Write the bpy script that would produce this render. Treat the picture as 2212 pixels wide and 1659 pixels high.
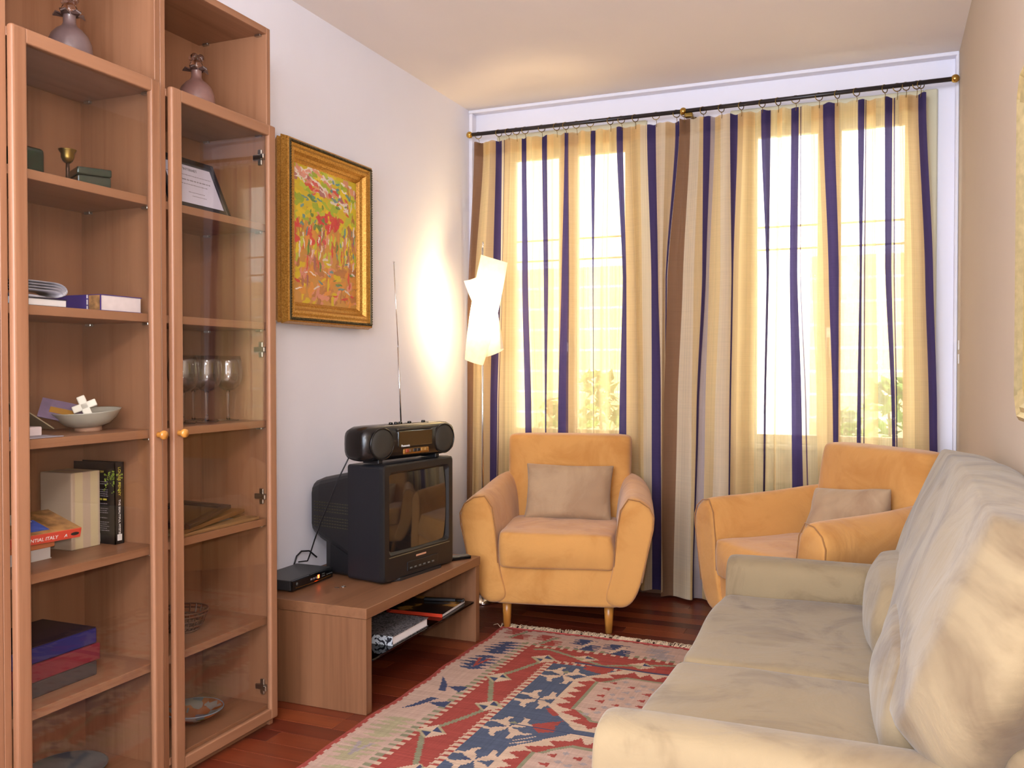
import bpy, bmesh, math, random
import numpy as np
from mathutils import Vector, Matrix, Euler, noise

# ------------------------------------------------------------------ scene, camera, light
for o in list(bpy.data.objects):
    bpy.data.objects.remove(o, do_unlink=True)
sc = bpy.context.scene
COL = sc.collection
R = math.radians
CAM_Z = 1.208
cam_d = bpy.data.cameras.new('camera')
cam = bpy.data.objects.new('camera', cam_d)
COL.objects.link(cam)
cam.location = (0, 0, CAM_Z)
cam.rotation_euler = (R(90 - 0.95), 0, R(22.5))
cam_d.sensor_width = 36.0
cam_d.lens = 1930.0 / 2212.0 * 36.0
cam_d.clip_start = 0.02
sc.camera = cam
sc.view_settings.view_transform = 'Standard'
sc.view_settings.look = 'None'
sc.view_settings.gamma = 1.0
sc.view_settings.use_curve_mapping = False
sc.view_settings.exposure = 0.27
sc.cycles.max_bounces = 5
sc.cycles.transparent_max_bounces = 14
sc.cycles.diffuse_bounces = 3
sc.cycles.glossy_bounces = 3
sc.cycles.transmission_bounces = 6
sc.cycles.use_adaptive_sampling = True
sc.cycles.adaptive_threshold = 0.1
sc.cycles.adaptive_min_samples = 16
sc.cycles.sample_clamp_indirect = 6.0
sc.cycles.caustics_reflective = False
sc.cycles.caustics_refractive = False

wd = bpy.data.worlds.new('sky')
sc.world = wd
wd.use_nodes = True
wn = wd.node_tree.nodes
wn['Background'].inputs['Color'].default_value = (0.86, 0.93, 1.0, 1)
wn['Background'].inputs['Strength'].default_value = 5.0

def light(name, kind, loc, energy, color, rot=(0, 0, 0), size=0.1, size_y=None):
    d = bpy.data.lights.new(name, kind)
    d.energy = energy
    d.color = color
    if kind == 'AREA':
        d.size = size
        if size_y:
            d.shape = 'RECTANGLE'
            d.size_y = size_y
    elif kind == 'SUN':
        d.angle = R(1.0)
    else:
        d.shadow_soft_size = size
    o = bpy.data.objects.new(name, d)
    o.location = loc
    o.rotation_euler = rot
    COL.objects.link(o)
    return o

# garden sun, coming from behind the house; the photographer's flash; two fill lights added out of view
light('sun', 'SUN', (0, 0, 8), 5.2, (1.0, 0.96, 0.90), (R(38), 0, R(-20)))
light('camera_flash', 'AREA', (-0.03, 0.0, CAM_Z + 0.07), 17.0, (0.87, 0.93, 1.0), (R(89), 0, R(22.5)), 0.05, 0.03)
light('overhead_fill_light', 'POINT', (-0.45, 0.25, 2.1), 64.0, (0.93, 0.95, 1.0), size=0.18)  # added overhead point fill to lift ceiling and walls, no fixture modelled
light('rear_fill_light', 'AREA', (-0.95, -1.24, 1.55), 122.0, (0.74, 0.845, 1.0), (R(90), 0, 0), 1.9, 1.9)  # soft area fill added behind the camera, the front wall has no window

# ------------------------------------------------------------------ helpers
def S(r, g, b):
    f = lambda c: (c / 12.92 if c <= 0.04045 else ((c + 0.055) / 1.055) ** 2.4)
    return (f(r / 255), f(g / 255), f(b / 255), 1)

MATS = {}
def new_mat(name):
    m = bpy.data.materials.new(name)
    m.use_nodes = True
    MATS[name] = m
    nt = m.node_tree
    return m, nt, nt.nodes, nt.links, nt.nodes['Principled BSDF']

def coords(nt, scale, rot=(0, 0, 0), kind='Object'):
    tc = nt.nodes.new('ShaderNodeTexCoord')
    mp = nt.nodes.new('ShaderNodeMapping')
    mp.inputs['Scale'].default_value = scale
    mp.inputs['Rotation'].default_value = rot
    nt.links.new(tc.outputs[kind], mp.inputs['Vector'])
    return mp.outputs['Vector']

def noise_node(nt, vec, scale, detail=4.0, rough=0.5, dist=0.0):
    n = nt.nodes.new('ShaderNodeTexNoise')
    n.inputs['Scale'].default_value = scale
    n.inputs['Detail'].default_value = detail
    n.inputs['Roughness'].default_value = rough
    n.inputs['Distortion'].default_value = dist
    if vec is not None:
        nt.links.new(vec, n.inputs['Vector'])
    return n

def ramp(nt, fac, stops, interp='LINEAR'):
    r = nt.nodes.new('ShaderNodeValToRGB')
    r.color_ramp.interpolation = interp
    e = r.color_ramp.elements
    while len(e) < len(stops):
        e.new(0.5)
    for k, (p, c) in enumerate(stops):
        e[k].position = p
        e[k].color = c if len(c) == 4 else (*c, 1)
    nt.links.new(fac, r.inputs['Fac'])
    return r.outputs['Color']

def bump(nt, b, height, strength=0.2, dist=0.01):
    n = nt.nodes.new('ShaderNodeBump')
    n.inputs['Strength'].default_value = strength
    n.inputs['Distance'].default_value = dist
    nt.links.new(height, n.inputs['Height'])
    nt.links.new(n.outputs['Normal'], b.inputs['Normal'])
    return n

def plain(name, col, rough=0.5, metal=0.0, spec=0.5, var=0.0, vscale=8.0, coat=0.0, bmp=0.0, bscale=200.0):
    m, nt, N, L, b = new_mat(name)
    b.inputs['Roughness'].default_value = rough
    b.inputs['Metallic'].default_value = metal
    b.inputs['Specular IOR Level'].default_value = spec
    b.inputs['Coat Weight'].default_value = coat
    v = coords(nt, (1, 1, 1))
    n = noise_node(nt, v, vscale, 5)
    c = np.array(col[:3])
    L.new(ramp(nt, n.outputs['Fac'], [(0.3, tuple(c * (1 - var))), (0.7, tuple(np.minimum(c * (1 + var), 1)))]), b.inputs['Base Color'])
    if bmp:
        n2 = noise_node(nt, v, bscale, 3)
        bump(nt, b, n2.outputs['Fac'], bmp, 0.002)
    return m

def wood(name, base, dark, axis, rough=0.42, coat=0.0, gs=1.0):
    m, nt, N, L, b = new_mat(name)
    s = [34.0 * gs] * 3
    s[axis] = 1.1 * gs
    v = coords(nt, s)
    n = noise_node(nt, v, 1.0, 6, 0.62, 0.35)
    s2 = [5.0 * gs] * 3
    s2[axis] = 0.35 * gs
    n2 = noise_node(nt, coords(nt, s2), 1.3, 3, 0.5, 0.6)
    mx = N.new('ShaderNodeMix'); mx.data_type = 'FLOAT'
    mx.inputs[0].default_value = 0.45
    L.new(n.outputs['Fac'], mx.inputs[2]); L.new(n2.outputs['Fac'], mx.inputs[3])
    L.new(ramp(nt, mx.outputs[0], [(0.34, dark), (0.5, tuple((np.array(base) * 0.75 + np.array(dark) * 0.25))), (0.66, base)]), b.inputs['Base Color'])
    b.inputs['Roughness'].default_value = rough
    b.inputs['Coat Weight'].default_value = coat
    b.inputs['Coat Roughness'].default_value = 0.12
    bump(nt, b, n.outputs['Fac'], 0.06, 0.001)
    return m

def fabric(name, col, var=0.12, patch=None, weave=900.0, wr=0.25, sheen=0.3, wscale=7.0):
    m, nt, N, L, b = new_mat(name)
    v = coords(nt, (1, 1, 1))
    n = noise_node(nt, v, 3.4, 5, 0.6, 0.8)
    c = np.array(col[:3])
    lo = np.array(patch[:3]) if patch else c * (1 - var)
    L.new(ramp(nt, n.outputs['Fac'], [(0.36, tuple(lo)), (0.52, tuple(c)), (0.75, tuple(np.minimum(c * (1 + var), 1)))]), b.inputs['Base Color'])
    b.inputs['Roughness'].default_value = 0.85
    b.inputs['Specular IOR Level'].default_value = 0.15
    b.inputs['Sheen Weight'].default_value = sheen
    b.inputs['Sheen Roughness'].default_value = 0.5
    nw = noise_node(nt, v, weave, 2)
    nf = noise_node(nt, v, wscale, 4, 0.55, 1.2)
    b1 = N.new('ShaderNodeBump'); b1.inputs['Strength'].default_value = wr; b1.inputs['Distance'].default_value = 0.03
    L.new(nf.outputs['Fac'], b1.inputs['Height'])
    b2 = N.new('ShaderNodeBump'); b2.inputs['Strength'].default_value = 0.15; b2.inputs['Distance'].default_value = 0.001
    L.new(nw.outputs['Fac'], b2.inputs['Height']); L.new(b1.outputs['Normal'], b2.inputs['Normal'])
    L.new(b2.outputs['Normal'], b.inputs['Normal'])
    return m

def pane_glass(name, tint=(1, 1, 1, 1), refl=1.0, ior=1.45, rough=0.0):
    m = bpy.data.materials.new(name); m.use_nodes = True
    nt = m.node_tree; N = nt.nodes; L = nt.links
    for n in list(N): N.remove(n)
    out = N.new('ShaderNodeOutputMaterial')
    t = N.new('ShaderNodeBsdfTransparent'); t.inputs['Color'].default_value = tint
    g = N.new('ShaderNodeBsdfGlossy'); g.inputs['Roughness'].default_value = rough
    ge = N.new('ShaderNodeNewGeometry')
    dt = N.new('ShaderNodeVectorMath'); dt.operation = 'DOT_PRODUCT'
    L.new(ge.outputs['Normal'], dt.inputs[0]); L.new(ge.outputs['Incoming'], dt.inputs[1])
    def mth(op, a, b2=None):
        n_ = N.new('ShaderNodeMath'); n_.operation = op
        for k, v_ in enumerate((a, b2)):
            if v_ is None: continue
            if isinstance(v_, (int, float)): n_.inputs[k].default_value = v_
            else: L.new(v_, n_.inputs[k])
        return n_.outputs[0]
    f0 = ((ior - 1) / (ior + 1)) ** 2
    pw = mth('POWER', mth('SUBTRACT', 1.0, mth('ABSOLUTE', dt.outputs['Value'])), 5.0)
    fac = mth('MULTIPLY', mth('ADD', mth('MULTIPLY', pw, 1 - f0), f0), refl)
    mx = N.new('ShaderNodeMixShader')
    L.new(fac, mx.inputs[0])
    L.new(t.outputs[0], mx.inputs[1]); L.new(g.outputs[0], mx.inputs[2]); L.new(mx.outputs[0], out.inputs[0])
    return m

def clear_glass(name, col=(1, 1, 1, 1), rough=0.0, weight=1.0):
    m, nt, N, L, b = new_mat(name)
    b.inputs['Base Color'].default_value = col
    b.inputs['Transmission Weight'].default_value = weight
    b.inputs['Roughness'].default_value = rough
    b.inputs['IOR'].default_value = 1.45
    v = coords(nt, (1, 1, 1)); n = noise_node(nt, v, 30.0)
    bump(nt, b, n.outputs['Fac'], 0.02, 0.001)
    return m

def emis(name, col, strength):
    m = bpy.data.materials.new(name); m.use_nodes = True
    b = m.node_tree.nodes['Principled BSDF']
    b.inputs['Base Color'].default_value = col
    b.inputs['Emission Color'].default_value = col
    b.inputs['Emission Strength'].default_value = strength
    return m

def attr_mat(name, rough=0.9, bmp=0.3, bscale=300.0, spec=0.1, stripes=None):
    m, nt, N, L, b = new_mat(name)
    a = N.new('ShaderNodeVertexColor'); a.layer_name = 'Col'
    n = noise_node(nt, coords(nt, (60, 3, 1) if stripes else (1, 1, 1)), 3.0 if stripes else 14.0, 4)
    mx = N.new('ShaderNodeMix'); mx.data_type = 'RGBA'; mx.blend_type = 'MULTIPLY'; mx.inputs[0].default_value = 0.35
    L.new(a.outputs['Color'], mx.inputs[6])
    L.new(ramp(nt, n.outputs['Fac'], [(0.3, (0.72, 0.72, 0.72)), (0.65, (1, 1, 1))]), mx.inputs[7])
    L.new(mx.outputs[2], b.inputs['Base Color'])
    b.inputs['Roughness'].default_value = rough
    b.inputs['Specular IOR Level'].default_value = spec
    n2 = noise_node(nt, coords(nt, (1, 1, 1)), bscale, 3)
    bump(nt, b, n2.outputs['Fac'], bmp, 0.003)
    return m

# ---- object helpers
def mesh_from_bm(name, bm, smooth=False):
    me = bpy.data.meshes.new(name)
    bmesh.ops.recalc_face_normals(bm, faces=bm.faces)
    bm.to_mesh(me); bm.free()
    if smooth:
        me.polygons.foreach_set('use_smooth', [True] * len(me.polygons))
    return me

def root_matrix(p):
    return Matrix.Translation(p.location) @ p.rotation_euler.to_matrix().to_4x4()

def obj(name, bm, mat, parent=None, world=True, smooth=False, sub=0, kind=None, label=None):
    """one mesh object; vertices in world coordinates (world=True) or in the parent's frame"""
    me = bm if isinstance(bm, bpy.types.Mesh) else mesh_from_bm(name, bm, smooth)
    o = bpy.data.objects.new(name, me)
    COL.objects.link(o)
    if mat is not None:
        for mm in (mat if isinstance(mat, (list, tuple)) else [mat]):
            me.materials.append(mm)
    if parent is not None:
        o.parent = parent
        if world:
            q = parent; M = Matrix.Identity(4)
            while q is not None:
                M = (root_matrix(q) if q.type == 'EMPTY' else Matrix.Identity(4)) @ M
                q = q.parent
            if parent.type == 'EMPTY':
                o.matrix_parent_inverse = M.inverted()
    if sub:
        s = o.modifiers.new('subdivision', 'SUBSURF'); s.levels = sub; s.render_levels = sub
    if kind: o['kind'] = kind
    if label: o['label'] = label
    return o

def tag(o, label, cat, group=None):
    o['label'] = label; o['category'] = cat
    if group: o['group'] = group
    return o

def thing(name, loc, label, cat, group=None, rotz=0.0):
    o = bpy.data.objects.new(name, None)
    o.empty_display_size = 0.05
    o.location = loc; o.rotation_euler = (0, 0, rotz)
    COL.objects.link(o)
    return tag(o, label, cat, group)

def struct(name, bm, mat, parent=None, smooth=False):
    o = obj(name, bm, mat, parent, True, smooth)
    if parent is None: o['kind'] = 'structure'
    return o

def box(x0, x1, y0, y1, z0, z1, bev=0.0, seg=2, bm=None, mtx=None):
    own = bm is None
    b = bmesh.new()
    bmesh.ops.create_cube(b, size=1.0)
    for v in b.verts:
        v.co = Vector(((x0 + x1) / 2 + v.co.x * (x1 - x0), (y0 + y1) / 2 + v.co.y * (y1 - y0), (z0 + z1) / 2 + v.co.z * (z1 - z0)))
    if bev:
        bmesh.ops.bevel(b, geom=list(b.edges), offset=bev, segments=seg, affect='EDGES', profile=0.5)
    if mtx is not None: bmesh.ops.transform(b, matrix=mtx, verts=b.verts)
    if own: return b
    me = bpy.data.meshes.new('t'); b.to_mesh(me); b.free(); bm.from_mesh(me); bpy.data.meshes.remove(me)
    return bm

def join(*bms):
    out = bmesh.new()
    for b in bms:
        me = bpy.data.meshes.new('t'); b.to_mesh(me); b.free(); out.from_mesh(me); bpy.data.meshes.remove(me)
    return out

def lathe(prof, seg=24, c=(0, 0, 0), mtx=None):
    b = bmesh.new(); rings = []
    for r, z in prof:
        if r < 1e-5: rings.append([b.verts.new((c[0], c[1], c[2] + z))])
        else: rings.append([b.verts.new((c[0] + r * math.cos(2 * math.pi * k / seg), c[1] + r * math.sin(2 * math.pi * k / seg), c[2] + z)) for k in range(seg)])
    for a, d in zip(rings, rings[1:]):
        for k in range(seg):
            k2 = (k + 1) % seg
            if len(a) == 1 and len(d) == 1: continue
            if len(a) == 1: b.faces.new((a[0], d[k], d[k2]))
            elif len(d) == 1: b.faces.new((a[k], a[k2], d[0]))
            else: b.faces.new((a[k], a[k2], d[k2], d[k]))
    if mtx is not None: bmesh.ops.transform(b, matrix=mtx, verts=b.verts)
    return b

def loft(rings, cap=True, closed=True, cyclic=False):
    b = bmesh.new()
    vs = [[b.verts.new(p) for p in r] for r in rings]
    n = len(vs[0]); m = len(vs)
    for i in range(m if cyclic else m - 1):
        a, d = vs[i], vs[(i + 1) % m]
        for k in range(n if closed else n - 1):
            k2 = (k + 1) % n
            b.faces.new((a[k], a[k2], d[k2], d[k]))
    if cap and closed and not cyclic:
        b.faces.new(vs[0]); b.faces.new(list(reversed(vs[-1])))
    return b

def tube(pts, r, seg=8, cyclic=False, cap=True):
    pts = [Vector(p) for p in pts]; n = len(pts); rings = []
    ref = None
    for i, p in enumerate(pts):
        a = pts[(i - 1) % n] if (i > 0 or cyclic) else pts[i]
        c = pts[(i + 1) % n] if (i < n - 1 or cyclic) else pts[i]
        t = (c - a).normalized()
        if ref is None: ref = Vector((0, 0, 1)) if abs(t.z) < 0.9 else Vector((1, 0, 0))
        u = (ref - t * ref.dot(t)).normalized(); w = t.cross(u); ref = u
        rr = r[i] if isinstance(r, (list, tuple)) else r
        rings.append([p + (u * math.cos(2 * math.pi * k / seg) + w * math.sin(2 * math.pi * k / seg)) * rr for k in range(seg)])
    return loft(rings, cap, True, cyclic)

def puff(c, h, k=0.35, n=10, seed=0, amp=0.0, mtx=None, nz=2.5):
    """soft upholstered block: a cube drawn towards a ball by k"""
    b = bmesh.new()
    bmesh.ops.create_cube(b, size=2.0)
    bmesh.ops.subdivide_edges(b, edges=b.edges, cuts=n, use_grid_fill=True)
    for v in b.verts:
        p = v.co.copy()
        s = p.normalized() * 1.15
        q = p.lerp(s, k)
        q = Vector((q.x * h[0], q.y * h[1], q.z * h[2])) 
        if amp:
            d = noise.noise(Vector((q.x * nz / max(h) + seed, q.y * nz / max(h), q.z * nz / max(h)))) * amp
            q += p.normalized() * d
        v.co = q
    if mtx is not None: bmesh.ops.transform(b, matrix=mtx, verts=b.verts)
    bmesh.ops.translate(b, verts=b.verts, vec=c)
    return b

def pillow(w, h, t, seed=0, n=18, wr=0.012):
    """square cushion in the XZ plane, thickness along Y, pointed corners"""
    b = bmesh.new(); grid = {}
    for side in (1, -1):
        for i in range(n + 1):
            for j in range(n + 1):
                u = -1 + 2 * i / n; v = -1 + 2 * j / n
                edge = i in (0, n) or j in (0, n)
                if edge and side == -1: continue
                f = ((1 - u ** 4) * (1 - v ** 4)) ** 0.5 if not edge else 0
                pin = 1 - 0.07 * (1 - abs(v) ** 2) * abs(u) ** 3
                pinv = 1 - 0.07 * (1 - abs(u) ** 2) * abs(v) ** 3
                d = noise.noise(Vector((u * 2.2 + seed, v * 2.2, side * 3.0))) * wr + noise.noise(Vector((u * 6 + seed, v * 1.5 + u * 2, side))) * wr * 0.5
                y = side * (t * f + (d if not edge else 0))
                grid[(side, i, j)] = b.verts.new((u * w / 2 * pin, y + (noise.noise(Vector((u * 3, v * 3, seed))) * 0.01), v * h / 2 * pinv))
        for i in range(n):
            for j in range(n):
                g = lambda a, c: grid.get((side, a, c)) or grid[(1, a, c)]
                fs = [g(i, j), g(i + 1, j), g(i + 1, j + 1), g(i, j + 1)]
                try: b.faces.new(fs if side == -1 else list(reversed(fs)))
                except ValueError: pass
    return b

def lettering(txt, size, mtx, mat, parent, name='lettering', depth=0.0004, align='LEFT', spacing=1.0, sx=1.0, world=True):
    cu = bpy.data.curves.new('txt', 'FONT'); cu.body = txt; cu.size = size; cu.extrude = depth; cu.align_x = align
    cu.space_character = spacing
    t = bpy.data.objects.new('txt', cu); COL.objects.link(t)
    dg = bpy.context.evaluated_depsgraph_get()
    me = bpy.data.meshes.new_from_object(t.evaluated_get(dg))
    bpy.data.objects.remove(t, do_unlink=True); bpy.data.curves.remove(cu)
    me.transform(mtx @ Matrix.Diagonal((sx, 1, 1, 1)))
    me.materials.clear()
    return obj(name, me, mat, parent, world)

def frame_mtx(origin, xdir, ydir):
    x = Vector(xdir).normalized(); y = Vector(ydir).normalized(); z = x.cross(y)
    M = Matrix((x, y, z)).transposed().to_4x4(); M.translation = Vector(origin)
    return M

def print_line(mtx, width, h, seed):
    """one line of print too small to read: a row of word-sized dashes"""
    rg = random.Random(seed); b = bmesh.new(); x = 0.0
    while x < width:
        w = min(h * rg.uniform(1.2, 4.0), width - x + h)
        vs = [b.verts.new(mtx @ Vector(p)) for p in ((x, 0, 0), (x + w, 0, 0), (x + w, h, 0), (x, h, 0))]
        b.faces.new(vs); x += w + h * 0.7
    return b

def color_mesh(name, verts, faces, face_cols):
    me = bpy.data.meshes.new(name)
    me.from_pydata(verts, [], faces)
    ca = me.color_attributes.new('Col', 'FLOAT_COLOR', 'CORNER')
    lt = np.array([p.loop_total for p in me.polygons])
    cols = np.repeat(np.asarray(face_cols, dtype=np.float32), lt, axis=0)
    cols = np.concatenate([cols, np.ones((len(cols), 1), np.float32)], axis=1)
    ca.data.foreach_set('color', cols.ravel())
    return me

# ------------------------------------------------------------------ materials
W_BASE, W_DARK = S(157, 110, 80), S(132, 87, 59)
wood_v = wood('beech_grain_upright', W_BASE, W_DARK, 2)
wood_y = wood('beech_grain_along', W_BASE, W_DARK, 1)
wood_x = wood('beech_grain_deep', W_BASE, W_DARK, 0)
stand_y = wood('stand_beech_along', S(138, 94, 64), S(114, 74, 48), 1)
stand_v = wood('stand_beech_upright', S(138, 94, 64), S(114, 74, 48), 2)
knob_wood = wood('honey_knob_wood', S(205, 140, 60), S(160, 95, 30), 0, 0.25, 0.5)
leg_wood = wood('honey_leg_wood', S(200, 135, 60), S(160, 95, 35), 2, 0.3)
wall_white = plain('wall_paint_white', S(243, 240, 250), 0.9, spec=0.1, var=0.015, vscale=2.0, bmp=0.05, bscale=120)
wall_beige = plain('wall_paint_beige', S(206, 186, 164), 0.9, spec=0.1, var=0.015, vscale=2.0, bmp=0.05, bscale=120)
ceil_paint = plain('ceiling_paint', S(244, 232, 226), 0.95, spec=0.05, var=0.01, vscale=2.0)
cream_paint = plain('cream_gloss_paint', S(214, 208, 180), 0.35, var=0.02)
window_paint = plain('window_paint', S(236, 222, 190), 0.35, var=0.02)
chrome = plain('chrome', S(225, 225, 228), 0.12, 1.0)
nickel = plain('nickel', S(190, 188, 182), 0.28, 1.0)
brass = plain('brass', S(205, 165, 85), 0.22, 1.0)
old_brass = plain('aged_brass', S(140, 115, 60), 0.35, 1.0, var=0.25, vscale=40)
rod_black = plain('rod_black', S(38, 32, 34), 0.35)
black_plastic = plain('black_plastic', S(26, 25, 28), 0.42, var=0.08, bmp=0.08, bscale=900)
tv_plastic = plain('tv_charcoal_plastic', S(21, 20, 25), 0.5, var=0.06, bmp=0.1, bscale=1200)
tv_front = plain('tv_front_plastic', S(23, 21, 22), 0.4, var=0.05)
gloss_black = plain('gloss_black', S(12, 12, 13), 0.08, coat=0.5)
grey_plastic = plain('grey_plastic', S(96, 96, 92), 0.35)
white_print = plain('white_print', S(235, 232, 228), 0.6)
gold_print = plain('gold_print', S(205, 190, 70), 0.6)
grey_print = plain('grey_print', S(140, 132, 138), 0.7)
paper = plain('paper_white', S(232, 226, 226), 0.85, var=0.03)

# ------------------------------------------------------------------ room shell
XL, XR, YB, YF, ZC = -2.21, 0.325, 4.74, -1.3, 2.697
T = 0.15
floor = struct('floor', box(XL - T, XR + T, YF - T, YB + T, -0.12, -0.012), plain('subfloor', S(60, 30, 18), 0.6))
def plank_mat(i, c, d):
    m = wood('parquet_%d' % i, c, d, 0, 0.34, 0.12, 0.8)
    return m
planks = [plank_mat(0, S(126, 56, 30), S(92, 36, 20)), plank_mat(1, S(112, 46, 26), S(80, 30, 18)),
          plank_mat(2, S(144, 68, 34), S(106, 44, 22)), plank_mat(3, S(100, 40, 24), S(70, 26, 16))]
rng = random.Random(4)
PW = 0.085
shared = {}
row = 0
y = 1.42
while y < YB - 0.001:
    y1 = min(y + PW, YB)
    x = XL - rng.random() * 0.8
    while x < XR:
        ln = rng.choice((0.6, 0.8, 1.0))
        a, b2 = max(x, XL), min(x + ln, XR)
        if b2 - a > 0.02:
            key = (round(b2 - a, 3), round(y1 - y, 3), rng.randrange(4))
            if key not in shared:
                me = mesh_from_bm('plank', box(0, b2 - a - 0.0012, 0, y1 - y - 0.0012, -0.012, 0, 0.0008, 1))
                me.materials.append(planks[key[2]]); shared[key] = me
            p = bpy.data.objects.new('plank', shared[key])
            p.location = (a, y, 0); p.parent = floor; COL.objects.link(p)
        x += ln
    y += PW
obj('plank_field', box(XL, XR, YF, 1.42, -0.012, 0), planks[1], floor)

struct('ceiling', box(XL - T, XR + T, YF - T, YB + T + 0.1, ZC, ZC + 0.2), ceil_paint)
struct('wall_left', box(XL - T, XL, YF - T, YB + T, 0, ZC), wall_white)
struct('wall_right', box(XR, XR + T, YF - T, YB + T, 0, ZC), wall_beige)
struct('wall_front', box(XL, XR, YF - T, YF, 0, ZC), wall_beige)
# back wall with two window openings
W1 = (-2.05, -1.175); W2 = (-0.735, 0.237); WZ = (0.56, 2.545)
bw = bmesh.new()
xs = [XL, W1[0], W1[1], W2[0], W2[1], XR]
for k in range(5):
    if k in (1, 3):
        box(xs[k], xs[k + 1], YB, YB + T, 0, WZ[0], bm=bw); box(xs[k], xs[k + 1], YB, YB + T, WZ[1], ZC, bm=bw)
    else:
        box(xs[k], xs[k + 1], YB, YB + T, 0, ZC, bm=bw)
struct('wall_back', bw, wall_white)
# niche edge round the window wall
struct('trim_1', box(XL, XR, YB - 0.06, YB, ZC - 0.018, ZC, 0.004), wall_white)
struct('trim_2', box(XL, XL + 0.022, YB - 0.055, YB, 0, ZC - 0.018, 0.004), wall_white)
struct('trim_3', join(box(XR - 0.014, XR, YB - 0.05, YB, 0, ZC - 0.018, 0.003), tube([(XR - 0.006, YB - 0.062, 0.0), (XR - 0.006, YB - 0.062, ZC - 0.02)], 0.006)), wall_white)
skirt = wood('brown_skirting', S(120, 78, 48), S(84, 50, 28), 0, 0.4)
struct('baseboard_back', box(XL + 0.022, XR - 0.014, YB - 0.014, YB, 0, 0.13, 0.003), skirt)
struct('baseboard_left', box(XL, XL + 0.014, 2.52, YB - 0.06, 0, 0.10, 0.003), wall_white)
struct('baseboard_right', box(XR - 0.012, XR, YF, YB - 0.07, 0, 0.10, 0.003), wall_beige)

# ------------------------------------------------------------------ windows
win_glass = pane_glass('window_glass', (0.97, 0.98, 0.97, 1), 1.0)
def window(name, x0, x1, pane_x):
    z0, z1 = WZ
    y0, y1 = YB - 0.02, YB + 0.07
    f = bmesh.new()
    box(x0, x0 + 0.06, y0, y1, z0, z1, 0.006, 1, bm=f); box(x1 - 0.06, x1, y0, y1, z0, z1, 0.006, 1, bm=f)
    box(x0 + 0.06, x1 - 0.06, y0, y1, z1 - 0.09, z1, 0.006, 1, bm=f)
    box(x0 + 0.06, x1 - 0.06, y0, y1, z0, z0 + 0.06, 0.006, 1, bm=f)
    w = struct(name, f, cream_paint)
    obj('lower_panel', box(x0 + 0.06, x1 - 0.06, YB + 0.0, YB + 0.04, z0 + 0.06, 0.80, 0.004, 1), window_paint, w)
    obj('window_sill', box(x0 + 0.02, x1 - 0.02, YB - 0.045, YB + 0.07, 0.80, 0.825, 0.006), window_paint, w)
    pz0, pz1 = 0.872, 2.40
    mid = (pane_x[0][1] + pane_x[1][0]) / 2
    for k, (a, b2) in enumerate(pane_x):
        s = bmesh.new()
        lo, hi = (x0 + 0.06, mid - 0.0005) if k == 0 else (mid + 0.0005, x1 - 0.06)
        ya, yb = YB + 0.012, YB + 0.058
        box(lo, a, ya, yb, 0.825, z1 - 0.09, 0.004, 1, bm=s); box(b2, hi, ya, yb, 0.825, z1 - 0.09, 0.004, 1, bm=s)
        box(a, b2, ya, yb, 0.825, pz0, 0.004, 1, bm=s); box(a, b2, ya, yb, pz1, z1 - 0.09, 0.004, 1, bm=s)
        so = obj('sash', s, window_paint, w)
        obj('pane', box(a, b2, YB + 0.034, YB + 0.038, pz0, pz1), win_glass, so)
    h = join(box(mid - 0.016, mid + 0.016, YB - 0.004, YB + 0.012, 1.30, 1.42, 0.004), tube([(mid, YB - 0.03, 1.365), (mid, YB - 0.034, 1.345), (mid, YB - 0.034, 1.27)], 0.008), tube([(mid, YB + 0.0, 1.365), (mid, YB - 0.034, 1.365)], 0.008))
    obj('window_handle', h, chrome, w)
    return w
window('window_1', *W1, ((-1.955, -1.685), (-1.575, -1.302)))
window('window_2', *W2, ((-0.60, -0.305), (-0.193, 0.096)))

# ------------------------------------------------------------------ outdoors
grass = plain('garden_gravel', S(205, 195, 170), 0.95, var=0.15, vscale=20)
struct('ground', box(-9, 9, YB + T + 0.01, 16, -0.5, -0.35), grass)
stone = plain('garden_wall_stone', S(222, 200, 160), 0.9, var=0.06, vscale=3)
gw = thing('garden_wall', (0, 9.0, -0.35), 'beige garden wall of flat courses seen through both windows', 'wall')
obj('wall_core', box(-8, 8, 8.9855, 9.25, -0.35, 2.28), plain('mortar', S(245, 238, 220), 0.9), gw)
zc = -0.35
for k in range(12):
    obj('course', box(-8, 8, 8.985, 9.03, zc + 0.008, zc + 0.212, 0.004, 1), stone, gw)
    zc += 0.22
hw = thing('neighbour_house', (-0.75, 8.0, -0.35), 'white sunlit house corner showing through the right window', 'building')
obj('facade', box(-1.16, -0.60, 7.6, 8.4, -0.35, 5.0), plain('white_render', S(250, 250, 248), 0.9), hw)
obj('roof_edge', box(-1.22, -0.54, 7.54, 8.46, 5.0, 5.12), plain('eave', S(200, 170, 140), 0.8), hw)
bar_mat = plain('grille_iron', S(225, 205, 165), 0.6)
for (a, b2, lab) in ((W1[0], W1[1], 'thin iron bars outside the left window'), (W2[0], W2[1], 'thin iron bars outside the right window')):
    gr = thing('window_grille', ((a + b2) / 2, YB + T + 0.05, 1.8), lab, 'grille', 'window grilles')
    for z in (1.84, 1.96):
        obj('bar', box(a - 0.05, b2 + 0.05, YB + T + 0.045, YB + T + 0.057, z, z + 0.009), bar_mat, gr)
leaf = plain('shrub_leaf', S(92, 132, 44), 0.5, var=0.35, vscale=9)
twig = plain('shrub_twig', S(90, 70, 45), 0.8)
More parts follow.
